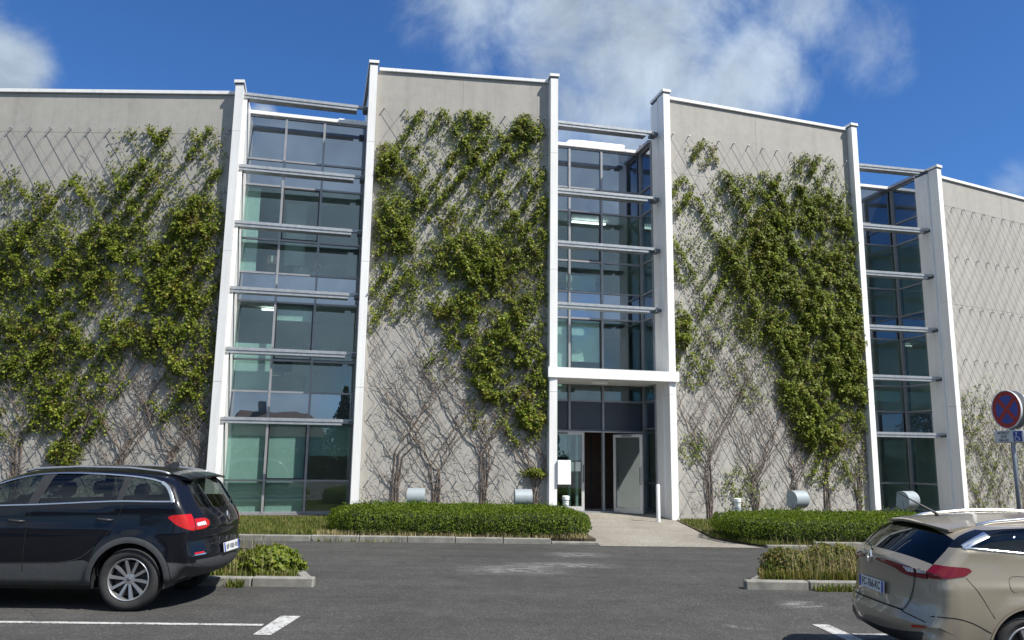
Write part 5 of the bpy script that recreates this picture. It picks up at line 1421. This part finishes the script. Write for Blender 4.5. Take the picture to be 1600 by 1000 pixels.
def scatter(poly, n, rng=RNG):
    poly = np.array(poly); lo, hi = poly.min(0), poly.max(0); X = rng.uniform(lo, hi, (int(n), 2)); return X[in_poly(X, poly)]


gl_ = scatter([(-15, KY + .16), (-3.4, KY + .16), (-3.8, 18.0), (-3.9, 19.8), (-4.3, 21.5), (-7.6, 21.3), (-15, 20.6)], 52000)
tag(blades("grass_strip", gl_, .03, .12, M_GRASS), "patchy grass below the glazed bay at left", "grass", kind="stuff")
gr_ = np.vstack([scatter([(4.58, 18.2), (4.64, 20.0), (4.74, 23.2), (9, 25), (9.8, 20.5), (6.4, 20.4), (5.0, 19.8)], 15000), scatter([(4.5, 18.5), (5.15, 16.8), (5.6, 16.8), (4.9, 18.5)], 2600), scatter([(5.3, KY), (10, KY), (10, KY + .2), (5.6, KY + .2)], 5000)])
tag(blades("grass_patch", gr_, .03, .11, M_GRASS, z0=np.full(len(gr_), .05)), "short grass at the foot of the slab right of the entrance", "grass", kind="stuff")
kf = scatter([(-4.0, KY + .10), (1.6, KY + .10), (1.6, KY + .26), (-4.0, KY + .26)], 2600)
tag(blades("kerb_weeds", kf, .04, .14, M_STRAW), "dry grass tufts between the hedge and the kerb", "grass", kind="stuff")


def shrub(name, label, cx_, cy_, rx, ry, h, n, m, seed, leaf=(.03, .06), z0=.08):
    rng = np.random.default_rng(seed); root = empty(name, (cx_, cy_, z0), 0, label, "shrub", "shrubs on the parking islands")
    a = rng.uniform(0, 2 * math.pi, n); r = np.sqrt(rng.random(n)); z = rng.random(n); nn = vnoise(seed, 3.0)
    bump = .65 + .6 * nn(np.cos(a) * 2 + 20, z * 2 + np.sin(a) * 2 + 20)
    prof = np.sqrt(np.clip(1 - (z * .95) ** 2.2, 0.02, 1)) * bump
    P = np.stack([np.cos(a) * r ** .4 * prof * rx, np.sin(a) * r ** .4 * prof * ry, .03 + z * h * (.8 + .35 * nn(np.cos(a) + 30, np.sin(a) + 30))], 1)
    Nn = np.stack([np.cos(a) + rng.normal(0, .6, n), np.sin(a) + rng.normal(0, .6, n), .7 + rng.normal(0, .5, n)], 1)
    leaf_cloud("foliage", P, Nn, rng.uniform(*leaf, n), m, root, (LOBE_V, LOBE_F), None, rng)
    tw = MB(); rr = random.Random(seed)
    for _ in range(26):
        a_ = rr.uniform(0, 6.28); q = rr.uniform(.2, .85); tw.tube([(rr.uniform(-.1, .1) * rx, rr.uniform(-.1, .1) * ry, 0), (math.cos(a_) * rx * q * .5, math.sin(a_) * ry * q * .5, h * .4), (math.cos(a_) * rx * q, math.sin(a_) * ry * q, h * rr.uniform(.5, .85))], [.009, .006, .003], 4, False)
    tw.build("branches", M_STEM, root); return root


shrub("island_shrub", "yellow green bush on the left island right behind the dark car", -3.42, 11.75, .50, .36, .33, 3600, M_SHRUB, 51)
shrub("island_shrub", "yellow green bush on the left island hidden mostly by the dark car", -4.35, 11.85, .62, .36, .36, 3600, M_SHRUB, 52)
shrub("island_shrub", "leafy weed clump at the near end of the right island", 4.05, 12.05, .45, .36, .36, 2400, M_WEED, 53, (.025, .05))
shrub("island_shrub", "reddish weed clump in the middle of the right island", 4.75, 12.15, .60, .38, .42, 3000, M_WEED, 54, (.025, .05))
shrub("island_shrub", "weed clump on the right island behind the beige car", 5.9, 12.1, .8, .40, .40, 3000, M_WEED, 55, (.025, .05))
for (x0, x1, y0, y1, n, lab, dens) in ((-8.3, -3.3, 11.32, 12.34, 12000, "dry grass and weeds covering the left parking island", 1), (3.92, 9.2, 11.58, 12.40, 20000, "dry grass and weeds covering the right parking island", 2)):
    q = scatter([(x0 - (.42 if dens == 2 else 0), y0), (x1 + (.42 if dens == 1 else 0), y0), (x1, y1), (x0, y1)], n); tag(blades("island_grass", q, .05, .19 if dens == 2 else .13, M_GRASS if dens == 1 else M_WEED, z0=np.full(len(q), .085)), lab, "grass", kind="stuff")
    q = scatter([(x0, y0), (x1, y0), (x1, y1), (x0, y1)], n // 11); tag(blades("dry_stalks", q, .25, .62, M_STRAW, None, .5, .0035, z0=np.full(len(q), .085)), "tall dry stalks on the " + ("left" if dens == 1 else "right") + " parking island", "grass", kind="stuff")
# weeds in the kerb joints
q = np.vstack([scatter([(-3.75, 11.02), (-3.55, 11.02), (-3.55, 11.14), (-3.75, 11.14)], 160), scatter([(4.2, 11.3), (5.6, 11.3), (5.6, 11.41), (4.2, 11.41)], 420), scatter([(-4.0, 16.83), (-2.2, 16.83), (-2.2, 16.94), (-4, 16.94)], 90)])
tag(blades("joint_weeds", q, .03, .13, M_GRASS, None, .8, .009, z0=np.zeros(len(q))), "small weeds growing along the foot of the kerbs", "weeds", kind="stuff")

# ------------------------------------------------------------------ lamps, bollards, sign
def floodlight(label, px, py_base, Y, rz, z_foot=.45):
    r = cF * FPX + cR * (px - 800) - cU * (py_base - 500); k = Y / r[1]; x = r[0] * k
    root = empty("floodlight", (x, Y, BEDZ), rz, label, "floodlight", "floodlights lighting the slabs")
    z = z_foot
    MB().tube([(0, 0, 0), (0, 0, z)], .03, 10).build("post", M_LAMPG, root, True)
    br = MB().box(-.22, .22, -.02, .02, z, z + .012).box(-.225, -.213, -.02, .02, z, z + .24).box(.213, .225, -.02, .02, z, z + .24); br.build("yoke", M_LAMPG, root)
    # drum lying on its side, open face tilted up at the wall
    n = 26; R = .225; hw = .215; v = []; f = []
    prof = [(math.cos(a) * R, math.sin(a) * R) for a in np.linspace(math.radians(58), math.radians(318), n)]
    for sx in (-hw, hw): v += [(sx, -c, s) for c, s in [(-p[0], p[1]) for p in prof]]
    f = [(i, i + 1, n + i + 1, n + i) for i in range(n - 1)] + [tuple(range(n))[::-1], tuple(n + i for i in range(n))]
    b = MB().add(v, f).build("housing", M_LAMPG, root, 'auto'); b.location = (0, .02, z + .24); b.rotation_euler = (math.radians(0), 0, 0)
    g = MB().add([(-hw + .01, prof[0][0] , prof[0][1]), (hw - .01, prof[0][0], prof[0][1]), (hw - .01, prof[-1][0], prof[-1][1]), (-hw + .01, prof[-1][0], prof[-1][1])], [(0, 1, 2, 3)]).build("front_glass", M_CGLASS, root); g.location = (0, .035, z + .24)
    return root


floodlight("grey drum floodlight at the back of the left hedge, nearer the glazed bay", 650, 790, 20.2, .05, .40)
floodlight("grey drum floodlight at the back of the left hedge, nearer the entrance", 817, 790, 20.35, .12, .40)
floodlight("grey tilted drum floodlight behind the right hedge", 1247, 795, 21.2, .45, .42)
floodlight("grey tilted drum floodlight seen above the roof of the beige car", 1419, 795, 20.9, .5, .45)


def bollard(label, px, Y, h=.62):
    r = cF * FPX + cR * (px - 800) - cU * (800 - 500); x = r[0] * Y / r[1]
    root = empty("bollard_light", (x, Y, BEDZ - .02), 0, label, "bollard light", "bollard lights beside the path")
    MB().lathe([(0, 0), (.085, 0), (.085, h - .22), (0, h - .22)], 24).build("shaft", M_LAMPG, root, 'auto')
    MB().lathe([(0, h - .219), (.075, h - .219), (.075, h - .09), (0, h - .09)], 24).build("lens", M_BLIND, root, 'auto')
    for k in range(3): MB().lathe([(.076, h - .20 + k * .04), (.082, h - .195 + k * .04), (.076, h - .19 + k * .04)], 24).build("louvre_ring", M_LAMPG, root)
    MB().lathe([(0, h - .089), (.092, h - .089), (.092, h - .01), (.07, h + .004), (0, h + .008)], 24).build("cap", M_WHITE, root, 'auto')


bollard("short grey bollard light at the right end of the left hedge", 884, 20.6, .72); bollard("short grey bollard light at the left end of the right hedge", 1153, 20.9, .70)
p = at_z(1029, 816, .03)
o = empty("white_post", (p[0], p[1], 0), 0, "slim white post beside the right entrance pier", "post"); MB().lathe([(0, 0), (.055, 0), (.055, 1.02), (.04, 1.06), (0, 1.07)], 16).build("shaft", M_WHITE, o, 'auto'); MB().lathe([(0, .0), (.08, .0), (.08, .02), (0, .02)], 16).build("foot_plate", M_ALUD, o)


def face_sign():
    Y = 13.0; r = cF * FPX + cR * (1578 - 800) - cU * (640 - 500); x = r[0] * Y / r[1]; zc = CAM_H + r[2] * Y / r[1]
    root = empty("road_sign", (x, Y, .1), math.radians(-80), "round blue and red no stopping sign on grey post above beige car", "road sign")
    zc -= .1; R = .305
    M_POST = plain("sign_post_grey", (.20, .22, .25), .4, .5, .1, 9); M_SRED = plain("sign_red", (.33, .012, .02), .35, 0, .1, 9); M_SBLUE = plain("sign_blue", (.02, .055, .30), .35, 0, .1, 9); M_SW = plain("sign_white", (.62, .63, .64), .4, 0, .06, 9)
    MB().tube([(0, 0, -.1), (0, 0, zc + .26)], .032, 12).build("post", M_POST, root, True)
    # two plates back to back; local -y is the readable side
    for yy, nm in ((-.055, "sign_plate"), (.085, "rear_sign_plate")):
        pl = MB().lathe([(0, yy + .012), (R, yy + .012), (R + .006, yy), (R + .004, yy - .022), (R - .006, yy - .022), (R - .008, yy - .008), (0, yy - .008)], 48, 'y', (0, 0, zc)).build(nm, M_GALV if nm != "sign_plate" else M_SW, root, 'auto')
    front = bpy.data.objects.get("sign_plate")
    MB().lathe([(R - .008, -.0645), (R - .075, -.0645)], 48, 'y', (0, 0, zc)).build("red_ring", M_SRED, front); MB().lathe([(R - .074, -.0640), (0, -.0640)], 48, 'y', (0, 0, zc)).build("blue_field", M_SBLUE, front)
    for a in (45, -45):
        c, s_ = math.cos(math.radians(a)), math.sin(math.radians(a)); L, w = R - .06, .036; yy = -.0655 if a > 0 else -.0662
        MB().add([(c * u - s_ * t, yy, zc + s_ * u + c * t) for u, t in ((-L, -w), (L, -w), (L, w), (-L, w))], [(0, 1, 2, 3)]).build("red_bar", M_SRED, front)
    zp = zc - R - .13
    sp = MB().box(-.30, .30, -.075, -.045, zp - .10, zp + .10, .012).build("panel_plate", M_SW, root); MB().box(-.30, .30, .075, .105, zp - .10, zp + .10, .012).build("rear_panel_plate", M_GALV, root)
    MB().box(.10, .275, -.0775, -.0755, zp - .082, zp + .082).build("blue_square", M_SBLUE, sp)
    for i, t in enumerate(("INTERDIT", "SAUF", "GIG-GIC")):
        o = text_mesh("sign_text", t, .062, M_INK, sp, .001); o.location = (-.095, -.0765, zp + .058 - i * .058); o.rotation_euler = (math.pi / 2, 0, 0); o.scale = (.95, 1, 1)
    w = MB(); cx_, cz_ = .18, zp - .02
    w.lathe([(0, 0), (.016, 0)], 14, 'y', (cx_ - .012, -.0782, cz_ + .075)).tube([(cx_ - .012, -.079, cz_ + .055), (cx_ - .006, -.079, cz_ + .005), (cx_ + .034, -.079, cz_ + .005), (cx_ + .052, -.079, cz_ - .04)], .0065, 6)
    w.tube([(cx_ + .042 * math.cos(a) - .004, -.079, cz_ - .012 + .042 * math.sin(a)) for a in np.linspace(math.radians(120), math.radians(330), 16)], .0055, 6); w.build("wheelchair_symbol", M_SW, sp)
    for z in (zc - .1, zc + .1, zp): MB().box(-.05, .05, -.045, .075, z - .015, z + .015).build("clamp", M_POST, root)


face_sign()


# ------------------------------------------------------------------ things in the windows
def crate(label, g, x, y, z, w, d, h, c, nm="cardboard_box"):
    p = g + E1 * x + E2 * y; o = empty(nm, (p[0], p[1], z), TB, label, "box"); m = plain(nm + "_%d" % (len(MATS)), c, .85, 0, .15, 6)
    MB().box(0, w, 0, d, 0, h, .006).build("body", m, o); MB().box(w * .44, w * .56, -.002, d + .002, h * .7, h + .003).build("tape", M_BLIND, o)


crate("brown cardboard box behind the second floor window of the left bay", g1, .72, .45, 6.94, .40, .3, .62, (.20, .11, .06))
crate("pale archive box behind the middle second floor window of left bay", g1, 1.55, .5, 6.94, .45, .3, .34, (.40, .42, .38), "archive_box")
crate("low archive box on the second floor sill of the left bay", g1, 2.05, .45, 6.94, .35, .3, .20, (.45, .42, .34), "archive_box")

def cabinet(label, g, x, y, z, w=.9, h=1.9, c=(.42, .42, .40)):
    p = g + E1 * x + E2 * y; o = empty("office_cabinet", (p[0], p[1], z), TB, label, "cabinet"); m = plain("cabinet_paint_%d" % len(MATS), c, .6, 0, .08, 4)
    MB().box(0, w, 0, .42, 0, h).build("carcass", m, o)
    for k in range(2): d = MB().box(k * w / 2 + .008, (k + 1) * w / 2 - .008, -.02, -.002, .06, h - .03).build("door", m, o); MB().box(w / 2 - .05 + k * .08, w / 2 - .03 + k * .08, -.035, -.021, h * .5, h * .58).build("handle", M_ALUD, d)


def desk(label, g, x, y, z, w=1.4):
    p = g + E1 * x + E2 * y; o = empty("office_desk", (p[0], p[1], z), TB, label, "desk"); m = plain("desk_top_%d" % len(MATS), (.38, .30, .20), .5, 0, .12, 4)
    MB().box(0, w, 0, .75, .71, .74, .004).build("desk_top", m, o)
    for a in (.04, w - .08):
        for b in (.04, .67): MB().box(a, a + .04, b, b + .04, 0, .709).build("leg", M_ALUD, o)
    s = empty("monitor", (p[0] + E1[0] * w * .5 + E2[0] * .35, p[1] + E1[1] * w * .5 + E2[1] * .35, z + .741), TB + .4, label.replace("desk", "screen standing on the desk", 1), "monitor")
    MB().box(-.27, .27, -.015, .015, .14, .46, .004).build("screen", M_BLACK, s); MB().box(-.03, .03, .016, .04, .0, .3).box(-.12, .12, -.06, .10, 0, .012).build("stand", M_ALUD, s)


cabinet("pale cabinet deep in the first floor room of left bay", g1, 1.9, 2.6, 3.31); cabinet("pale cabinet deep in the second floor room of left bay", g1, .6, 3.2, 6.71); cabinet("grey cabinet deep in the second floor room over the entrance", g2, 1.2, 3.0, 6.71, 1.1, 1.8, (.22, .24, .25)); cabinet("grey cabinet behind the ground floor glass of the right bay", g3, 1.2, 2.5, .13, 1.0, 1.7, (.25, .25, .24)); cabinet("pale cabinet in the first floor room over the entrance", g2, 2.0, 2.6, 3.31)
desk("desk behind the first floor glass of the left bay", g1, .7, .7, 3.31); desk("desk behind the second floor glass of the left bay", g1, 1.7, 1.0, 6.71); desk("desk behind the first floor glass over the entrance", g2, 1.3, .6, 3.31); desk("desk behind the second floor glass over the entrance", g2, .9, .8, 6.71); desk("desk behind the first floor glass of the right bay", g3, .9, .8, 3.31)

# ------------------------------------------------------------------ behind the photographer: what the panes mirror, plus an added hedge
def leafy_tree(label, x, y, h, r, seed, n=5200, conifer=False, nm="garden_tree"):
    rng = np.random.default_rng(seed); root = empty(nm, (x, y, 0), 0, label, "tree", "trees across the yard behind the viewer")
    MB().tube([(0, 0, -.2), (.05, 0, h * .35), (0, .05, h * .8)], [.22, .16, .05], 8).build("trunk", M_STEM, root, True)
    z = rng.random(n) ** (1.3 if conifer else .9); a = rng.uniform(0, 6.283, n); nn = vnoise(seed, 2.0)
    R = (1 - z) * r if conifer else r * np.sqrt(np.clip(1 - (2 * z - .9) ** 2 / 1.3, .03, 1)); R = R * (.55 + .75 * nn(np.cos(a) * 1.5 + 20, z * 4 + np.sin(a) + 20)); q = rng.random(n) ** .45
    P = np.stack([np.cos(a) * R * q, np.sin(a) * R * q, h * (.18 + .82 * z)], 1); leaf_cloud("crown", P, np.stack([np.cos(a), np.sin(a), .6 + 0 * a], 1) + rng.normal(0, .5, (n, 3)), rng.uniform(.22, .42, n), M_TREE, root, (LEAF_V, LEAF_F), None, rng)


leafy_tree("dark conifer across the yard, mirrored in the left bay", 10.6, -31, 8.2, 2.2, 71, 5200, True, "conifer_tree")
for i, (x, y, h, r, lab) in enumerate(((-10, -38, 7.5, 3.2, "broad tree behind the viewer, far left of the house"), (-2.5, -42, 6.8, 2.8, "broad tree behind the viewer, just left of the house"), (16, -36, 7.0, 3.0, "broad tree behind the viewer, right of the conifer"), (23, -40, 8.0, 3.4, "tall broad tree behind the viewer on the right"), (31, -38, 7.2, 3.2, "broad tree behind the viewer, farthest right"), (-20, -36, 8, 3.4, "tall broad tree behind the viewer, farthest left"))):
    leafy_tree(lab, x, y, h, r, 80 + i, 2600)
hb = empty("added_hedge", (0, -15, 0), 0, "added tall dark hedge behind the viewer, mirrored in the dark car", "hedge")  # unseen hedge, added so the dark car's side mirrors something dark
rg = np.random.default_rng(5); n_ = 9000; X_ = np.stack([rg.uniform(-26, 26, n_), rg.normal(0, .45, n_), rg.random(n_) ** .8 * (2.0 + .5 * vnoise(3, .6)(np.linspace(0, 50, n_), np.zeros(n_) + 3))], 1)
leaf_cloud("foliage", X_, rg.normal(0, .6, (n_, 3)) + (0, 1, .4), rg.uniform(.15, .30, n_), M_TREE, hb, (LEAF_V, LEAF_F), None, rg); MB().box(-26, 26, -.3, .3, -.1, 1.9).build("dark_core", M_ROOMD, hb)
hs = empty("house", (5, -36, 0), 0, "low brown roofed house across the yard behind the viewer", "house")
MB().box(-4.2, 4.2, -3, 3, 0, 3.6).build("wall", plain("render_wall", (.45, .42, .37), .9, 0, .1, 2), hs)
raw("roof", [(-4.6, -3.5, 3.5), (4.6, -3.5, 3.5), (4.6, 3.5, 3.5), (-4.6, 3.5, 3.5), (-3.4, 0, 6.0), (3.4, 0, 6.0)], [(0, 1, 5, 4), (1, 2, 5), (2, 3, 4, 5), (3, 0, 4), (3, 2, 1, 0)], plain("roof_tiles", (.12, .075, .055), .85, 0, .2, 3), hs)
MB().box(-1.6, -1.0, -.3, .3, 5.2, 6.9).build("chimney", M_KERB, hs)
for x in (-2.8, -.4, 2.2): MB().box(x - .5, x + .5, 2.98, 3.03, 1.0, 2.3).build("window", M_SPAN, hs)
MB().box(.9, 1.7, 2.98, 3.03, 0, 2.1).build("door", M_ALUD, hs)
